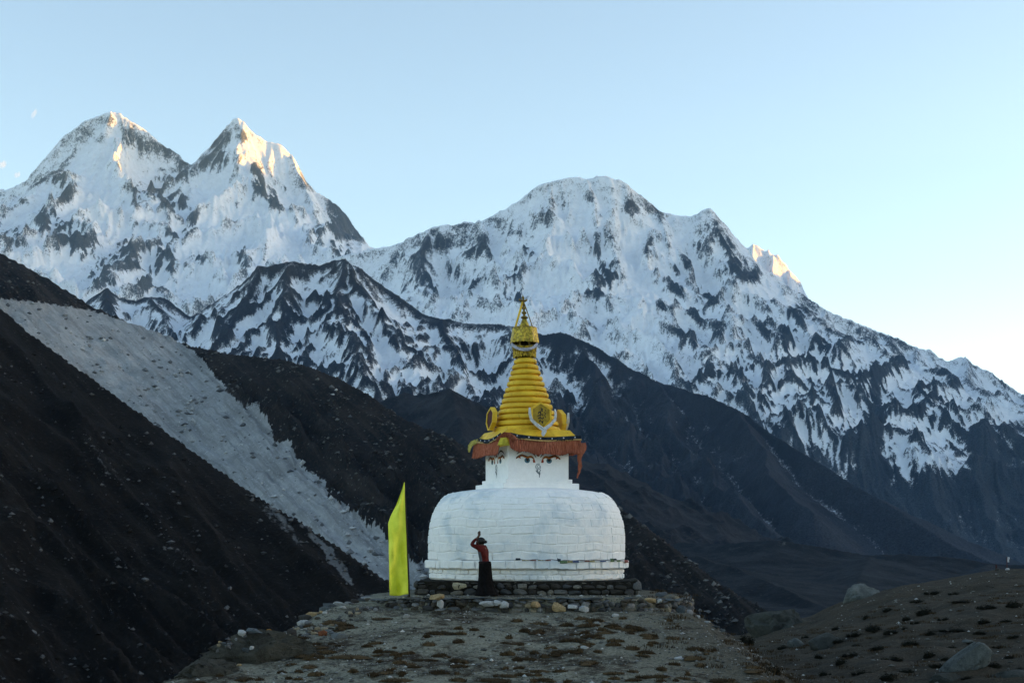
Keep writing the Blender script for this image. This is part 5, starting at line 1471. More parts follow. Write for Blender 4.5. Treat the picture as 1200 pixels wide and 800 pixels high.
def build_person():
    Yp = 38.25
    zg = TERR
    root = empty('person', ((567.0 - 600) / F * Yp, Yp, zg), R(155))     # local +x looks left in the picture and a little towards the stupa
    tag(root, 'person in a red jacket and long black skirt praying with joined hands raised overhead', 'person')
    skin = flat('brown_skin', (0.10, 0.055, 0.038), 0.6, 0.3, 0.1, 20)
    # local axes: +x forward, +y left (towards the camera after turning), z up
    V, E, Rr = [], [], []
    def add(p, r, prev=None):
        V.append(p); Rr.append(r)
        if prev is not None: E.append((prev, len(V) - 1))
        return len(V) - 1
    pel = add((-0.02, 0, 0.82), (0.14, 0.11))
    sp = add((0.0, 0, 1.00), (0.125, 0.10), pel)
    ch = add((0.02, 0, 1.18), (0.145, 0.105), sp)
    nk = add((0.03, 0, 1.335), 0.055, ch)
    nk2 = add((0.055, 0, 1.375), 0.048, nk)
    hd = add((0.085, 0, 1.43), (0.078, 0.085), nk2)
    hd2 = add((0.10, 0, 1.485), (0.078, 0.092), hd)
    hd3 = add((0.10, 0, 1.535), (0.055, 0.062), hd2)
    chin = add((0.165, 0, 1.405), 0.028, hd)
    for s in (1, -1):
        sh = add((0.03, s * 0.155, 1.285), 0.062, ch)
        if s > 0:
            el = add((0.275, 0.205, 1.375), 0.043, sh)
        else:
            el = add((0.290, -0.190, 1.385), 0.043, sh)
        fa = add((0.235, s * 0.125, 1.475), 0.034, el)
        wr = add((0.175, s * 0.030, 1.575), 0.024, fa)
        hip = add((-0.02, s * 0.09, 0.76), 0.09, pel)
        kn = add((0.01, s * 0.09, 0.44), 0.058, hip)
        an = add((-0.02, s * 0.09, 0.10), 0.042, kn)
        fo = add((0.06, s * 0.10, 0.045), 0.038, an)
        to = add((0.15, s * 0.11, 0.035), 0.030, fo)
        # palm and five fingers, pressed against the other hand, pointing up
        pa = add((0.155, s * 0.020, 1.625), (0.030, 0.014), wr)
        kb = add((0.145, s * 0.018, 1.660), (0.034, 0.012), pa)
        for q, (fx, ln) in enumerate(((-0.026, 0.058), (-0.009, 0.075), (0.009, 0.080), (0.026, 0.070))):
            a_ = add((0.145 - fx, s * 0.014, 1.672), 0.0095, kb)
            b_ = add((0.140 - fx * 1.05, s * 0.011, 1.672 + ln * 0.55), 0.0088, a_)
            add((0.134 - fx * 1.05, s * 0.010, 1.672 + ln), 0.0075, b_)
        t1 = add((0.122, s * 0.022, 1.630), 0.011, pa)
        add((0.106, s * 0.014, 1.668), 0.009, t1)
    body = skin_mesh('body', V, E, Rr, pel, 2, skin, root)
    # face details that the hands do not hide: nose, ears
    vv, ff = lathe([(0.002, 0.0), (0.013, 0.010), (0.011, 0.03), (0.004, 0.045)], 8)
    pydata('nose', [(p[0] + 0.172, p[1], p[2] + 1.435) for p in vv], ff, skin, body, True)
    for s in (1, -1):
        vv, ff = lathe([(0.004, -0.006), (0.022, -0.002), (0.024, 0.004), (0.008, 0.008)], 10)
        pydata('ear', [(p[0] * 0.7 + 0.085, s * (0.078 + p[2] * s * 1.0), p[1] * 1.3 + 1.455) for p in vv], ff, skin, body, True)
    # jacket
    k = NT('red_jacket_with_grey_side', 0.85, 0.15)
    co = k.coord(); sx_ = k.n('ShaderNodeSeparateXYZ'); k.set(sx_.inputs[0], co)
    n_ = k.noise(co, 12.0, 5)
    red = k.mix(k.rng(n_, 0.3, 0.7), (0.05, 0.006, 0.005), (0.10, 0.012, 0.010))
    grey = k.mix(k.rng(n_, 0.3, 0.7), (0.06, 0.065, 0.08), (0.10, 0.11, 0.13))
    edge_ = k.math('ADD', sx_.outputs[0], k.math('MULTIPLY', sx_.outputs[2], -0.10))
    msk = k.math('MULTIPLY', k.rng(edge_, -0.125, -0.115), k.rng(edge_, 0.010, 0.020, 1, 0))
    msk = k.math('MULTIPLY', msk, k.rng(sx_.outputs[2], 1.17, 1.20, 1, 0))
    k.color(k.mix(msk, red, grey))
    V, E, Rr = [], [], []
    a0 = add((-0.035, 0, 0.80), (0.165, 0.145)); a1 = add((-0.015, 0, 0.90), (0.160, 0.140), a0); a2 = add((0.0, 0, 1.04), (0.155, 0.130), a1); a3 = add((0.02, 0, 1.20), (0.170, 0.130), a2); a4 = add((0.03, 0, 1.33), (0.075, 0.075), a3)
    for s in (1, -1):
        sh = add((0.03, s * 0.16, 1.285), 0.078, a3)
        e_ = (0.275, 0.205, 1.375) if s > 0 else (0.290, -0.190, 1.385)
        el = add(e_, 0.058, sh)
        fa = add((0.235, s * 0.125, 1.475), 0.047, el)
        add((0.195, s * 0.060, 1.54), 0.040, fa)
    jacket = skin_mesh('jacket', V, E, Rr, a0, 2, k.m, body)
    # turned-up collar
    vv, ff = lathe([(0.085, 1.315), (0.078, 1.365), (0.068, 1.36), (0.07, 1.315)], 20)
    pydata('collar', [(p[0] + 0.035, p[1], p[2]) for p in vv], ff, flat('dark_red_collar', (0.06, 0.008, 0.008), 0.85, 0.1), jacket, True)
    # skirt: a long flared tube with folds
    vv, ff = [], []
    n = 72
    prof = [(0.93, 0.150, 0.130, 0.0), (0.86, 0.160, 0.150, 0.005), (0.70, 0.165, 0.160, 0.01), (0.50, 0.175, 0.175, 0.015), (0.30, 0.195, 0.200, 0.022), (0.15, 0.225, 0.235, 0.03), (0.05, 0.265, 0.275, 0.04), (0.012, 0.290, 0.295, 0.045)]
    for (z, rx, ry, fo) in prof:
        for i in range(n):
            a = 2 * math.pi * i / n
            g = 1 + fo / rx * (math.sin(a * 9 + 0.8) * 0.5 + 0.5 * math.sin(a * 5 + 2)) * 0.6
            back = 0.07 * max(0, (0.35 - z)) / 0.35 * max(0, -math.cos(a))
            vv.append((rx * g * math.cos(a) - 0.03 - back - 0.02 * (1 - z), ry * g * math.sin(a), z))
    for j in range(len(prof) - 1):
        for i in range(n):
            i2 = (i + 1) % n; ff.append((j * n + i, j * n + i2, (j + 1) * n + i2, (j + 1) * n + i))
    sk = pydata('skirt', vv, ff, flat('black_wool_skirt', (0.0075, 0.007, 0.0075), 0.95, 0.05, 0.3, 14), body, True)
    sk.modifiers.new('thickness', 'SOLIDIFY').thickness = 0.012
    vv, ff = lathe([(0.148, 0.865), (0.156, 0.885), (0.156, 0.915), (0.148, 0.935)], 32, cap=False)
    pydata('sash', [(p[0] * 1.06 - 0.025, p[1] * 1.03, p[2]) for p in vv], ff, flat('dark_sash', (0.02, 0.012, 0.014), 0.9, 0.1), body, True)
    # dark hair: cap with a bun low at the back
    hair = flat('black_hair', (0.008, 0.007, 0.007), 0.5, 0.3, 0.2, 30)
    bm = bmesh.new()
    bmesh.ops.create_icosphere(bm, subdivisions=3, radius=1.0)
    rr = random.Random(3)
    for q in bm.verts:
        c = q.co.copy()
        r_ = 1 + 0.05 * math.sin(c.x * 9 + c.z * 7) + rr.uniform(-0.03, 0.03)
        x, y, z = c.x * 0.112 * r_, c.y * 0.094 * r_, c.z * 0.105 * r_
        if c.x > 0.55 and c.z < 0.45: x *= 0.62                         # open at the face
        q.co = (x + 0.078, y, z + 1.475)
    me = bpy.data.meshes.new('hair'); bm.to_mesh(me); bm.free()
    ho = link('hair', me, hair, body, True)
    bm = bmesh.new(); bmesh.ops.create_icosphere(bm, subdivisions=2, radius=0.052)
    for q in bm.verts: q.co = (q.co.x * 1.0 - 0.045, q.co.y, q.co.z * 0.9 + 1.455)
    me = bpy.data.meshes.new('bun'); bm.to_mesh(me); bm.free()
    link('bun', me, hair, ho, True)
build_person()

# ================================================================== ROCKS
def boulder(name, loc, dim, seed, mat, rz=0.0, sub=3, rough=0.10, lab=None, cat='boulder', flatb=0.0, lean=0.0, ridge=0.0):
    bm = bmesh.new(); bmesh.ops.create_icosphere(bm, subdivisions=sub, radius=1.0)
    co = np.array([q.co[:] for q in bm.verts])
    n1 = fbm(co[:, 0] * 1.3 + seed * 3.1, co[:, 1] * 1.3 + co[:, 2] * 1.1, 4, seed)
    n2 = fbm(co[:, 0] * 3.5 + co[:, 2] * 2.7, co[:, 1] * 3.5 + seed - co[:, 2] * 1.9, 5, seed + 9, 0.65)
    r_ = 1 + n1 * 0.45 + n2 * rough
    rr = np.random.default_rng(seed)
    planes = rr.normal(size=(9, 3)); planes /= np.linalg.norm(planes, axis=1)[:, None]
    P = co * r_[:, None]
    for pn in planes:                      # flat broken faces
        d = P @ pn; ex = np.maximum(d - 0.78, 0)
        P -= ex[:, None] * pn * 0.8
    for q, p in zip(bm.verts, P):
        x, y, z = p[0] * dim[0] / 2, p[1] * dim[1] / 2, p[2] * dim[2] / 2
        x += lean * z
        q.co = (x, y, max(z, -0.3 * dim[2]) + 0.3 * dim[2])
    me = bpy.data.meshes.new(name); bm.to_mesh(me); bm.free()
    o = link(name, me, mat, None, False)
    me.polygons.foreach_set('use_smooth', np.ones(len(me.polygons), dtype=bool))
    try: me.set_sharp_from_angle(angle=R(28))
    except Exception: pass
    o.location = loc; o.rotation_euler = (0, 0, rz)
    if lab: tag(o, lab, cat)
    return o

def boulder_mat(name, a, b, lichen=0.3):
    k = NT(name, 0.9, 0.15); co = k.coord()
    n1 = k.noise(co, 1.6, 7, 0.7, 0.5); n2 = k.noise(co, 9.0, 6, 0.7)
    c = k.mix(k.rng(n1, 0.3, 0.7), a, b)
    c = k.mix(k.math('MULTIPLY', k.rng(n2, 0.55, 0.7), lichen), c, tuple(x * 0.3 for x in a))
    n3 = k.noise(co, 26.0, 5, 0.75); c = k.mix(k.math('MULTIPLY', k.rng(n3, 0.56, 0.66), 0.35), c, tuple(min(1, x * 1.8) for x in b))
    k.color(c); k.bump(k.math('ADD', k.math('ADD', n1, n2), n3), 1.0, 0.08)
    return k.m
M_BOULDER = boulder_mat('grey_boulder', (0.035, 0.04, 0.038), (0.075, 0.083, 0.077), 0.6)
M_BOULDER_PALE = boulder_mat('pale_blue_grey_boulder', (0.065, 0.078, 0.078), (0.17, 0.19, 0.185), 0.8)
M_OUTCROP = boulder_mat('earthy_outcrop', (0.030, 0.028, 0.022), (0.085, 0.085, 0.070), 0.9)

def gp(px, Yd, dz=0.0):
    x = (px - 600) / F * Yd
    return (x, Yd, float(ground_z(x, Yd)) + dz)
def drop(px, py, ya=27.0, yb=80.0, n=700):
    """first place where the sight line through a photograph point meets the ground"""
    ys = np.linspace(ya, yb, n); xs = (px - 600) / F * ys; zs = (HZ - py) / F * ys
    g = ground_z(xs, ys)
    hit = np.where(zs <= g)[0]
    i = int(hit[0]) if len(hit) else n - 1
    return (float(xs[i]), float(ys[i]), float(g[i]))

boulder('boulder', gp(911, 71, -0.62), (3.3, 2.6, 2.1), 3, M_BOULDER, 0.3, 4, 0.22, 'large rounded grey boulder in the dip between the two hills')
boulder('boulder', gp(1007, 74, -0.38), (1.9, 1.7, 1.35), 5, M_BOULDER_PALE, 0.8, 4, 0.25, 'grey green boulder with slanting top standing on the skyline of the turf hill', lean=0.35)
b_ = drop(1143, 784)
boulder('boulder', (b_[0] - 0.15, b_[1] + 0.3, b_[2] - 0.25), (1.05, 1.0, 1.25), 8, M_BOULDER_PALE, -0.2, 4, 0.28, 'pale wedge shaped boulder among dark shrubs on the turf hillside', lean=0.75)
b_ = drop(932, 757)
boulder('rock', (b_[0], b_[1], b_[2] - 0.06), (0.75, 0.5, 0.42), 12, M_BOULDER_PALE, 0.2, 3, 0.1, 'small pale triangular rock below the large rounded boulder', 'rock')
b_ = drop(1134, 752)
boulder('rock', (b_[0], b_[1], b_[2] - 0.03), (0.34, 0.3, 0.14), 14, M_BOULDER_PALE, 0.2, 3, 0.1, 'small flat white rock just above the pale wedge boulder', 'rock')
b_ = drop(967, 757)
boulder('rock', (b_[0], b_[1], b_[2] - 0.15), (1.5, 1.1, 0.75), 15, M_BOULDER, 0.9, 3, 0.1, 'low dark grey rock half sunk in turf near the triangular rock', 'rock')
for i, (px, py, s_) in enumerate(((1192, 790, 1.3), (1110, 795, 1.1))):
    b_ = drop(px, py)
    boulder('rock', (b_[0], b_[1], b_[2] - 0.2), (0.95 * s_, 0.8 * s_, 0.42), 16 + i, M_BOULDER, 0.4 * i, 3, 0.1, ('broad grey rock slab at the lower corner of the turf hill', 'long grey rock slab below the pale wedge boulder')[i], 'rock')

# earthy outcrop and tumbled stones along the knoll's left rim
def on_ground(px, Yd): return gp(px, Yd)
oc = gp(306, 31.6)
boulder('rock_outcrop', (oc[0] + 0.05, oc[1], oc[2] - 0.32), (2.5, 1.5, 0.98), 21, M_OUTCROP, 0.35, 5, 0.5, 'dark crumbling earth and rock bank at the knoll rim', 'outcrop')
oc = gp(243, 30.2)
boulder('rock_outcrop', (oc[0], oc[1], oc[2] - 0.25), (1.3, 1.1, 0.70), 24, M_OUTCROP, 0.1, 5, 0.5, 'smaller mossy dark bank at the very end of the knoll rim', 'outcrop')

from mathutils.bvhtree import BVHTree
_trees = []
for o in [q for q in COL.objects if q.name.startswith('rock_outcrop')]:
    mw = Matrix.Translation(o.location) @ Matrix.Rotation(o.rotation_euler.z, 4, 'Z')
    _trees.append(BVHTree.FromPolygons([mw @ q.co for q in o.data.vertices], [tuple(p.vertices) for p in o.data.polygons]))
def surf_z(x, y):
    z = float(ground_z(x, y))
    for t in _trees:
        h = t.ray_cast(Vector((x, y, 5.0)), Vector((0, 0, -1)))
        if h[0] is not None: z = max(z, h[0].z)
    return z

rim = empty('tumbled_wall', gp(390, 35.5))
tag(rim, 'tumbled line of loose stones running down the left rim of the knoll', 'stone wall')
RB = Vector(rim.location)
rs = random.Random(91)
def rim_stone(px, py, w, h, Yd, mat=None, me=None, rot=None, dz=0.0):
    s_ = Yd / F; x = (px - 600) * s_
    if py > 0:        # slide along the sight line to where the stone can rest
        for k in range(60):
            yy = Yd + 2.0 - k * 0.07; xx = (px - 600) / F * yy
            if surf_z(xx, yy) + h * yy / F * 0.35 >= (HZ - py) / F * yy: x, Yd = xx, yy; break
        s_ = Yd / F
    z = surf_z(x, Yd) + h * s_ * 0.25
    put('stone', me or rs.choice(ROCKS + ROUNDS), Vector((x, Yd, z + dz)) - RB, (w * s_, w * s_ * rs.uniform(0.6, 1.0), h * s_), rot or (rs.uniform(-.25, .25), rs.uniform(-.25, .25), rs.uniform(-.6, .6)), rim, mat)
for (px, py, w, h, Yd, mt, slab_) in (
    (396, 711, 17, 9, 36.0, M_PALE, 1), (388, 719, 20, 8, 35.6, None, 1), (381, 722, 15, 7, 35.3, M_SLATE, 1), (416, 708, 10, 6, 36.5, None, 0), (408, 712, 9, 5, 36.2, None, 0), (425, 704, 12, 6, 37.0, M_SLATE, 0), (432, 703, 10, 6, 37.0, None, 0),
    (366, 728, 20, 9, 34.9, M_TAN, 1), (357, 731, 18, 11, 34.5, None, 0), (352, 737, 10, 8, 34.2, M_PALE, 0), (345, 741, 6, 5, 34.0, M_TAN, 0), (358, 742, 7, 5, 34.0, M_PALE, 0), (377, 726, 6, 4, 34.8, M_TAN, 0), (381, 735, 6, 4, 34.5, M_PALE, 0), (342, 730, 12, 9, 34.3, None, 0),
    (344, 745, 12, 6, 33.6, M_SLATE, 1), (336, 748, 9, 6, 33.4, None, 0), (352, 749, 13, 6, 33.4, M_SLATE, 0), (361, 744, 9, 5, 33.7, None, 0), (397, 759, 19, 8, 31.5, M_SLATE, 1), (387, 748, 12, 5, 32.4, M_SLATE, 1), (378, 750, 11, 9, 32.0, flat('rust_stone', (0.16, 0.06, 0.03), 0.9, 0.1, 0.3, 9), 0), (392, 753, 14, 5, 32.0, None, 1), (368, 752, 8, 5, 32.2, None, 0),
    (334, 764, 9, 7, 31.2, M_SLATE, 0), (345, 758, 6, 4, 31.4, M_TAN, 0), (300, 741, 22, 4, 31.8, None, 1), (315, 740, 7, 5, 31.8, flat('orange_lichen_stone', (0.36, 0.18, 0.03), 0.9, 0.1, 0.3, 9), 0), (283, 743, 12, 8, 31.4, M_PALE, 0), (268, 748, 9, 5, 31.1, None, 0), (252, 752, 11, 8, 30.8, M_PALE, 0), (258, 755, 5, 4, 30.6, M_TAN, 0), (243, 757, 9, 5, 30.6, M_SLATE, 0), (274, 746, 7, 5, 31.2, None, 0), (290, 747, 7, 4, 31.2, None, 0), (262, 745, 8, 4, 31.2, M_SLATE, 1),
    (295, 781, 6, 5, 29.0, M_PALE, 0), (288, 783, 10, 6, 29.0, M_SLATE, 0), (280, 787, 6, 4, 28.8, M_TAN, 0), (372, 738, 7, 4, 34.0, None, 0), (402, 719, 8, 4, 35.2, M_PALE, 0), (412, 718, 7, 3, 35.6, None, 0), (348, 753, 10, 5, 33.2, None, 0), (325, 738, 9, 5, 32.2, None, 0)):
    rim_stone(px, py, w, h, Yd, mt, rs.choice(SLABS) if slab_ else None, (0.05, rs.uniform(-.2, .2), rs.uniform(-.4, .4)) if slab_ else None)
for i in range(110):
    t = rs.random()
    px = 440 - 190 * t + rs.uniform(-8, 12); Yd = 37.2 - 6.5 * t + rs.uniform(-0.5, 0.3)
    rim_stone(px, -999, rs.uniform(2.5, 8), rs.uniform(2, 5), Yd)
# right-hand end of the terrace: loose stones on the shoulder
rim2 = empty('fallen_stones', gp(818, 38.0)); tag(rim2, 'few slaty stones fallen from the terrace corner down the right shoulder', 'stones')
RB2 = Vector(rim2.location)
for (px, w, h, Yd, mt) in ((798, 12, 12, 37.7, M_SLATE), (808, 9, 6, 37.6, None), (818, 7, 4, 37.6, M_PALE), (829, 9, 4, 37.5, M_PALE), (838, 12, 4, 37.4, M_SLATE), (846, 8, 4, 37.2, M_SLATE), (786, 10, 6, 38.0, None), (776, 16, 6, 38.6, M_SLATE), (792, 7, 5, 38.4, None), (854, 7, 4, 37, None)):
    p = Vector(gp(px, Yd)); s_ = Yd / F
    put('stone', rs.choice(ROCKS), p + Vector((0, 0, h * s_ * 0.35)) - RB2, (w * s_, w * s_ * 0.8, h * s_), (rs.uniform(-.3, .3), rs.uniform(-.3, .3), rs.uniform(-1, 1)), rim2, mt)
# two loose stones that stand out on the slope
for (px, py, w, h, lab) in ((721, 722, 8, 5, 'single white stone lying on the slope below the terrace wall'), (796, 772, 12, 4, 'flat pale slab lying on the slope at the right'), (700, 731, 8, 4, 'pair sized pale stone in the grass below the tan wall stone'), (685, 759, 10, 4, 'flat blue grey stone lying on the middle of the slope'), (476, 723, 9, 5, 'white broken stone on the slope under the yellow banner'), (524, 727, 8, 3, 'thin pale stone on the slope under the person')):
    p = drop(px, py, 26, 40); s_ = p[1] / F
    o = put('loose_stone', rs.choice(SLABS), (p[0], p[1], p[2] + h * s_ * 0.25), (w * s_, w * s_ * 0.7, h * s_), (rs.uniform(-.2, .2), rs.uniform(-.2, .2), rs.uniform(-.6, .6)), None, M_PALE)
    tag(o, lab, 'stone', 'loose stones on the knoll')

# gravel
def scatter_gravel():
    g = np.random.default_rng(17)
    v, f = [], []
    base = np.array([(1, 0, 0), (-1, 0, 0), (0, 1, 0), (0, -1, 0), (0, 0, 1), (0, 0, -1)], float)
    tri = [(0, 2, 4), (2, 1, 4), (1, 3, 4), (3, 0, 4), (2, 0, 5), (1, 2, 5), (3, 1, 5), (0, 3, 5)]
    N = 17000
    px = g.uniform(190, 960, N); Yd = 26.5 + 11.5 * g.random(N) ** 1.2
    x = (px - 600) / F * Yd
    dens = fbm(x / 2.2, Yd / 2.2, 4, 141)
    keep = (dens + g.uniform(-0.35, 0.35, N) > -0.08) & (rho(x, Yd) > 1.01)
    x, Yd = x[keep], Yd[keep]
    # terrace and hill too
    n2 = 900; xa = g.uniform(-4.2, 5.0, n2); ya = g.uniform(36.7, 38.8, n2)
    k2 = rho(xa, ya) < 0.99
    n3 = 1300; pb = g.uniform(880, 1200, n3); yb = g.uniform(36, 74, n3); xb = (pb - 600) / F * yb
    X = np.concatenate([x, xa[k2], xb]); Y = np.concatenate([Yd, ya[k2], yb])
    Z = ground_z(X, Y)
    S = np.exp(g.normal(-4.2, 0.6, len(X))); S = np.clip(S, 0.006, 0.07)
    S[-n3:] *= 1.5
    for i in range(len(X)):
        a = g.uniform(0, 6.28); c, s = math.cos(a), math.sin(a)
        q = base * g.uniform(0.65, 1.25, (6, 1)) * np.array([1.25, 0.9, 0.6]) * S[i]
        b = len(v)
        for p in q: v.append((X[i] + p[0] * c - p[1] * s, Y[i] + p[0] * s + p[1] * c, Z[i] + p[2] + S[i] * 0.25))
        f += [(b + t[0], b + t[1], b + t[2]) for t in tri]
    k = NT('loose_gravel', 0.9, 0.15)
    r_ = k.n('ShaderNodeNewGeometry').outputs['Random Per Island']
    ramp = k.n('ShaderNodeValToRGB'); el = ramp.color_ramp.elements
    el[0].position = 0; el[0].color = (0.05, 0.052, 0.05, 1); el[1].position = 1; el[1].color = (0.42, 0.43, 0.42, 1)
    e = el.new(0.6); e.color = (0.11, 0.11, 0.10, 1); e = el.new(0.85); e.color = (0.2, 0.2, 0.19, 1)
    k.set(ramp.inputs[0], r_); k.color(ramp.outputs[0])
    tag(pydata('gravel', v, f, k.m), 'pale gravel scattered over the knoll', 'gravel', kind='stuff')
scatter_gravel()

# ================================================================== TURF AND SHRUBS
def tuft_geometry(g, cx, cy, cz, rx, ry, h, blades, v, f, lean=0.4, bw=0.008, dome=False):
    if dome:
        b = len(v); m = 12
        ph = g.uniform(0, 6.28)
        for (rr_, zz) in ((1.0, -0.02), (0.82, 0.45), (0.45, 0.80)):
            for i in range(m):
                a = 6.2832 * i / m; w_ = 1 + 0.30 * math.sin(2 * a + ph) + 0.15 * math.sin(3 * a - ph) + g.uniform(-0.18, 0.18)
                v.append((cx + rx * rr_ * w_ * math.cos(a), cy + ry * rr_ * w_ * math.sin(a), cz + h * zz * 0.75 + g.uniform(-0.006, 0.006)))
        v.append((cx, cy, cz + h * 0.68))
        for q in range(2):
            for i in range(m): i2 = (i + 1) % m; f.append((b + q * m + i, b + q * m + i2, b + (q + 1) * m + i2, b + (q + 1) * m + i))
        for i in range(m): f.append((b + 2 * m + i, b + 2 * m + (i + 1) % m, b + 3 * m))
    for _ in range(blades):
        a = g.uniform(0, 6.28); r_ = math.sqrt(g.random())
        x = cx + rx * r_ * math.cos(a); y = cy + ry * r_ * math.sin(a)
        hh = h * (1 - 0.65 * r_ * r_) * g.uniform(0.6, 1.15)
        t = g.uniform(0, 6.28); lx, ly = math.cos(a) * lean * hh * r_ + g.uniform(-.3, .3) * hh, math.sin(a) * lean * hh * r_ + g.uniform(-.3, .3) * hh
        wx, wy = math.cos(t) * bw, math.sin(t) * bw
        b = len(v)
        v += [(x - wx, y - wy, cz - 0.01), (x + wx, y + wy, cz - 0.01), (x + lx + wx * 0.5, y + ly + wy * 0.5, cz + hh), (x + lx - wx * 0.5, y + ly - wy * 0.5, cz + hh * 0.95)]
        f.append((b, b + 1, b + 2, b + 3))

def grass_mat(name, a, b, c):
    k = NT(name, 0.95, 0.05)
    r_ = k.n('ShaderNodeNewGeometry').outputs['Random Per Island']
    n_ = k.noise(k.coord(), 0.8, 3)
    col = k.mix(k.rng(r_, 0.1, 0.9), a, b)
    k.color(k.mix(k.rng(n_, 0.5, 0.7), col, c))
    return k.m

def build_turf():
    g = np.random.default_rng(23)
    v, f = [], []
    n = 0
    while n < 340:
        px = g.uniform(230, 960); Yd = g.uniform(26.5, 35.6); x = (px - 600) / F * Yd
        d = float(fbm(np.array([x / 2.6]), np.array([Yd / 2.6]), 3, 151)[0])
        if d + g.uniform(-0.3, 0.3) < (0.08 if Yd > 33.5 else -0.08): continue
        rx = float(np.exp(g.normal(-2.0, 0.42))); ry = rx * g.uniform(0.35, 0.8)
        z = float(ground_z(x, Yd))
        tuft_geometry(g, x, Yd, z, rx, ry, g.uniform(0.05, 0.12), int(800 * rx), v, f, 0.5, 0.006, True)
        n += 1
    for _ in range(260):      # thin dry grass on the shoulder and the hill
        px = g.uniform(760, 1200); Yd = g.uniform(30, 60); x = (px - 600) / F * Yd
        z = float(ground_z(x, Yd))
        tuft_geometry(g, x, Yd, z, g.uniform(0.2, 0.5), g.uniform(0.2, 0.4), g.uniform(0.05, 0.10), 70, v, f)
    tag(pydata('dry_grass', v, f, grass_mat('dry_brown_grass', (0.026, 0.018, 0.010), (0.075, 0.052, 0.028), (0.042, 0.030, 0.018))), 'low brown cushions of dry grass on the knoll', 'grass', kind='stuff')
build_turf()

def shrub_mesh(seed):
    g = np.random.default_rng(seed)
    v, f = [], []
    lobes = [(0.0, 0.0, 1.0)] + [(g.uniform(-0.45, 0.45), g.uniform(-0.3, 0.3), g.uniform(0.35, 0.75)) for _ in range(4)]
    for (ox, oy, sc) in lobes:
        for _ in range(int(240 * sc)):      # short leafy sprays through the cushion
            a = g.uniform(0, 6.28); e = math.asin(g.random() ** 0.7); r_ = g.uniform(0.55, 1.0) * (1 + 0.22 * math.sin(3 * a + seed)) * sc
            c = Vector((ox + r_ * math.cos(a) * math.cos(e) * 0.36, oy + r_ * math.sin(a) * math.cos(e) * 0.36, r_ * math.sin(e)))
            q = Vector(g.normal(size=3)).normalized(); w = q.cross(Vector(g.normal(size=3))).normalized()
            s = g.uniform(0.025, 0.060)
            b = len(v)
            v += [tuple(c - q * s), tuple(c + w * s * 0.6), tuple(c + q * s * 1.3), tuple(c - w * s * 0.6)]
            f.append((b, b + 1, b + 2, b + 3))
        bm = bmesh.new(); bmesh.ops.create_icosphere(bm, subdivisions=2, radius=0.27 * sc)   # dense heart
        for q in bm.verts: q.co = (q.co.x + ox, q.co.y + oy, max(q.co.z, -0.05) * 2.3)
        b = len(v); v += [tuple(q.co) for q in bm.verts]; bm.verts.index_update(); f += [tuple(b + q.index for q in fc.verts) for fc in bm.faces]; bm.free()
    me = bpy.data.meshes.new('juniper_shrub'); me.from_pydata(v, [], f); me.update()
    me.materials.append(M_SHRUB)
    return me
M_SHRUB = grass_mat('dark_juniper', (0.006, 0.007, 0.005), (0.016, 0.017, 0.011), (0.010, 0.009, 0.007))
SHRUBS = [shrub_mesh(60 + i) for i in range(5)]
rs = random.Random(19)
spots = [(871, 748, 20, 15), (906, 782, 22, 16), (918, 757, 16, 8), (1096, 693, 20, 6), (1078, 703, 18, 6), (1120, 694, 12, 5), (1040, 714, 16, 6), (1062, 724, 16, 6), (1015, 722, 14, 7), (1002, 742, 16, 8), (1022, 735, 22, 9), (1045, 738, 20, 8), (1085, 716, 24, 10), (1108, 724, 14, 5),
         (1130, 703, 24, 5), (1160, 709, 26, 9), (1188, 706, 22, 12), (1152, 727, 18, 6), (1180, 726, 24, 7), (1122, 736, 34, 8), (1090, 740, 20, 9), (1068, 752, 24, 9), (1030, 757, 22, 9), (1000, 765, 20, 10), (985, 750, 14, 6), (1050, 770, 24, 10), (1062, 785, 22, 8), (1088, 766, 22, 9), (1108, 770, 18, 8),
         (1010, 785, 20, 10), (1040, 792, 26, 10), (1098, 778, 20, 8), (1165, 778, 24, 9), (1172, 757, 14, 5), (1190, 745, 18, 5), (1140, 752, 12, 4), (985, 775, 16, 8), (958, 768, 12, 7), (965, 788, 16, 8), (1135, 792, 18, 7), (1060, 735, 12, 6), (1150, 740, 16, 4), (980, 735, 12, 6), (945, 745, 10, 5), (1005, 754, 12, 6), (1075, 728, 12, 5), (1115, 757, 14, 5), (1182, 768, 16, 6), (1195, 783, 12, 6)]
for i, (px, py, w, h) in enumerate(spots):
    p = drop(px, py + h * 0.4); s_ = p[1] / F
    o = bpy.data.objects.new('juniper_shrub', SHRUBS[i % 5]); COL.objects.link(o)
    o.location = (p[0], p[1], p[2] - 0.02); wd = w * s_ * 1.15
    o.scale = (wd, wd * rs.uniform(0.6, 1.4), min(0.5, h * s_ * rs.uniform(0.6, 1.0))); o.rotation_euler = (0, 0, rs.uniform(-0.5, 0.5) + (math.pi if i % 2 else 0))
    G_ = 'dark shrubs on the turf hill'
    if i == 0: lab = 'round black shrub at the foot of the knoll shoulder beside the grey boulder'
    elif i == 1: lab = 'dark round shrub nearest the knoll at the lower edge'
    elif i == 2: lab = 'dark shrub right under the large rounded boulder'
    elif py < 712: lab = 'dark cushion shrub high on the turf hill close under its skyline'
    elif abs(px - 1143) < 45 and abs(py - 765) < 34: lab = 'dark cushion shrub close around the pale wedge boulder'
    elif py > 772: lab = 'dark cushion shrub along the lowest strip of the turf hill'
    elif px < 1000: lab = 'dark cushion shrub in the hollow where the turf hill meets the knoll'
    else: lab = 'dark cushion shrub half way up the open brown slope of the turf hill'
    tag(o, lab, 'shrub', G_)

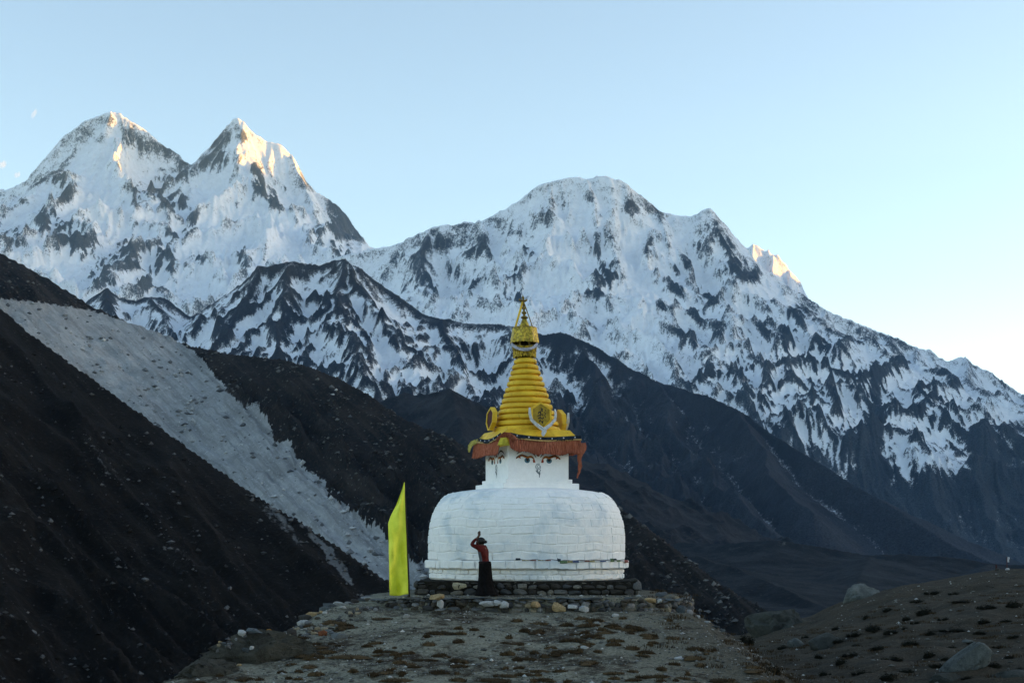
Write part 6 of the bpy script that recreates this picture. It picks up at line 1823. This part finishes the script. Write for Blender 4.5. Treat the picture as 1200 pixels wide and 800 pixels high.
# little marker poles on the far hilltop
for (px, top, base_, wtop, lab) in ((1180.2, 652, 671, True, 'thin pole with a white tip and stone foot on the far hilltop'), (1167.5, 661, 671, False, 'short dark reddish post on the far hilltop')):
    Yd = 76.5; s_ = Yd / F; g_ = gp(px, Yd)
    e = empty('marker_pole', g_); tag(e, lab, 'pole')
    H_ = (HZ - top) * s_ - g_[2]
    if wtop:
        v, f = tube_vf([(0, 0, -0.05), (0, 0, H_)], 0.022, 8); pydata('shaft', v, f, flat('red_brown_pole', (0.08, 0.035, 0.03), 0.9, 0.1), e)
        v, f = [], []
        for i in range(7):
            for j in range(4): v.append((0.02 + j * 0.035 + 0.01 * math.sin(i), 0.03 * math.sin(j * 1.5 + i), H_ - 0.02 - i * 0.045))
        for i in range(6):
            for j in range(3): a = i * 4 + j; f.append((a, a + 1, a + 5, a + 4))
        o = pydata('pennant', v, f, flat('white_pennant', (0.6, 0.62, 0.66), 0.9, 0.1), e, True); o.modifiers.new('thickness', 'SOLIDIFY').thickness = 0.006
        put('foot_stone', ROCKS[3], (0.02, -0.06, 0.06), (0.22, 0.2, 0.2), (0, 0, 0.4), e, M_PALE)
    else:
        v, f = tube_vf([(0, 0, -0.05), (0.01, 0, H_ * 0.6), (0, 0, H_)], [0.05, 0.045, 0.035], 8); pydata('shaft', v, f, flat('dark_red_post', (0.05, 0.02, 0.022), 0.9, 0.1), e)
        put('foot_stone', ROCKS[6], (0.05, -0.05, 0.05), (0.3, 0.25, 0.16), (0, 0, 0.9), e, M_STONE_DARK)

# ================================================================== CLOUDS AND HAZE
def cloud(px, py, w, h, seed, lab):
    """small wisp of cloud far behind the peaks"""
    D = 21000.0; s_ = D / F
    c = Vector(((px - 600) * s_, D, (HZ - py) * s_))
    bm = bmesh.new(); bmesh.ops.create_icosphere(bm, subdivisions=4, radius=1.0)
    co = np.array([q.co[:] for q in bm.verts])
    n1 = fbm(co[:, 0] * 1.6 + seed, co[:, 2] * 1.6 + co[:, 1], 4, seed)
    for q, p, n_ in zip(bm.verts, co, n1):
        r_ = 1 + 0.8 * n_
        q.co = (p[0] * w * s_ / 2 * r_ + 0.25 * p[2] * h * s_, p[1] * w * s_ / 2 * r_, p[2] * h * s_ / 2 * r_)
    me = bpy.data.meshes.new('cloud'); bm.to_mesh(me); bm.free()
    o = link('cloud', me, M_CLOUD); o.location = c
    tag(o, lab, 'cloud')
M_CLOUD = bpy.data.materials.new('thin_cloud'); M_CLOUD.use_nodes = True
_t = M_CLOUD.node_tree; _t.nodes.remove(_t.nodes['Principled BSDF'])
_v = _t.nodes.new('ShaderNodeVolumePrincipled'); _v.inputs['Color'].default_value = (1, 1, 1, 1); _v.inputs['Density'].default_value = 0.0030
_v.inputs['Anisotropy'].default_value = 0.2
_t.links.new(_v.outputs[0], _t.nodes['Material Output'].inputs['Volume'])
cloud(40, 133, 6, 11, 3, 'small sunlit cloud wisp highest above the left peak')
cloud(3, 193, 9, 9, 5, 'sunlit cloud wisp at the left edge of the sky')
cloud(20, 205, 7, 7, 7, 'sunlit cloud wisp just over the ridge at the left')

def build_haze():
    v, f = box(-800, 3000, 1530, 23000, 28000, 3400)
    o = pydata('haze', v, f)
    m = bpy.data.materials.new('valley_haze'); m.use_nodes = True
    t = m.node_tree; t.nodes.remove(t.nodes['Principled BSDF'])
    vv = t.nodes.new('ShaderNodeVolumePrincipled')
    vv.inputs['Color'].default_value = (0.30, 0.60, 1.0, 1)
    vv.inputs['Density'].default_value = HAZE
    t.links.new(vv.outputs[0], t.nodes['Material Output'].inputs['Volume'])
    o.data.materials.append(m)
    tag(o, 'thin blue haze filling the valley air', 'haze', kind='stuff')
HAZE = 1.6e-5
build_haze()
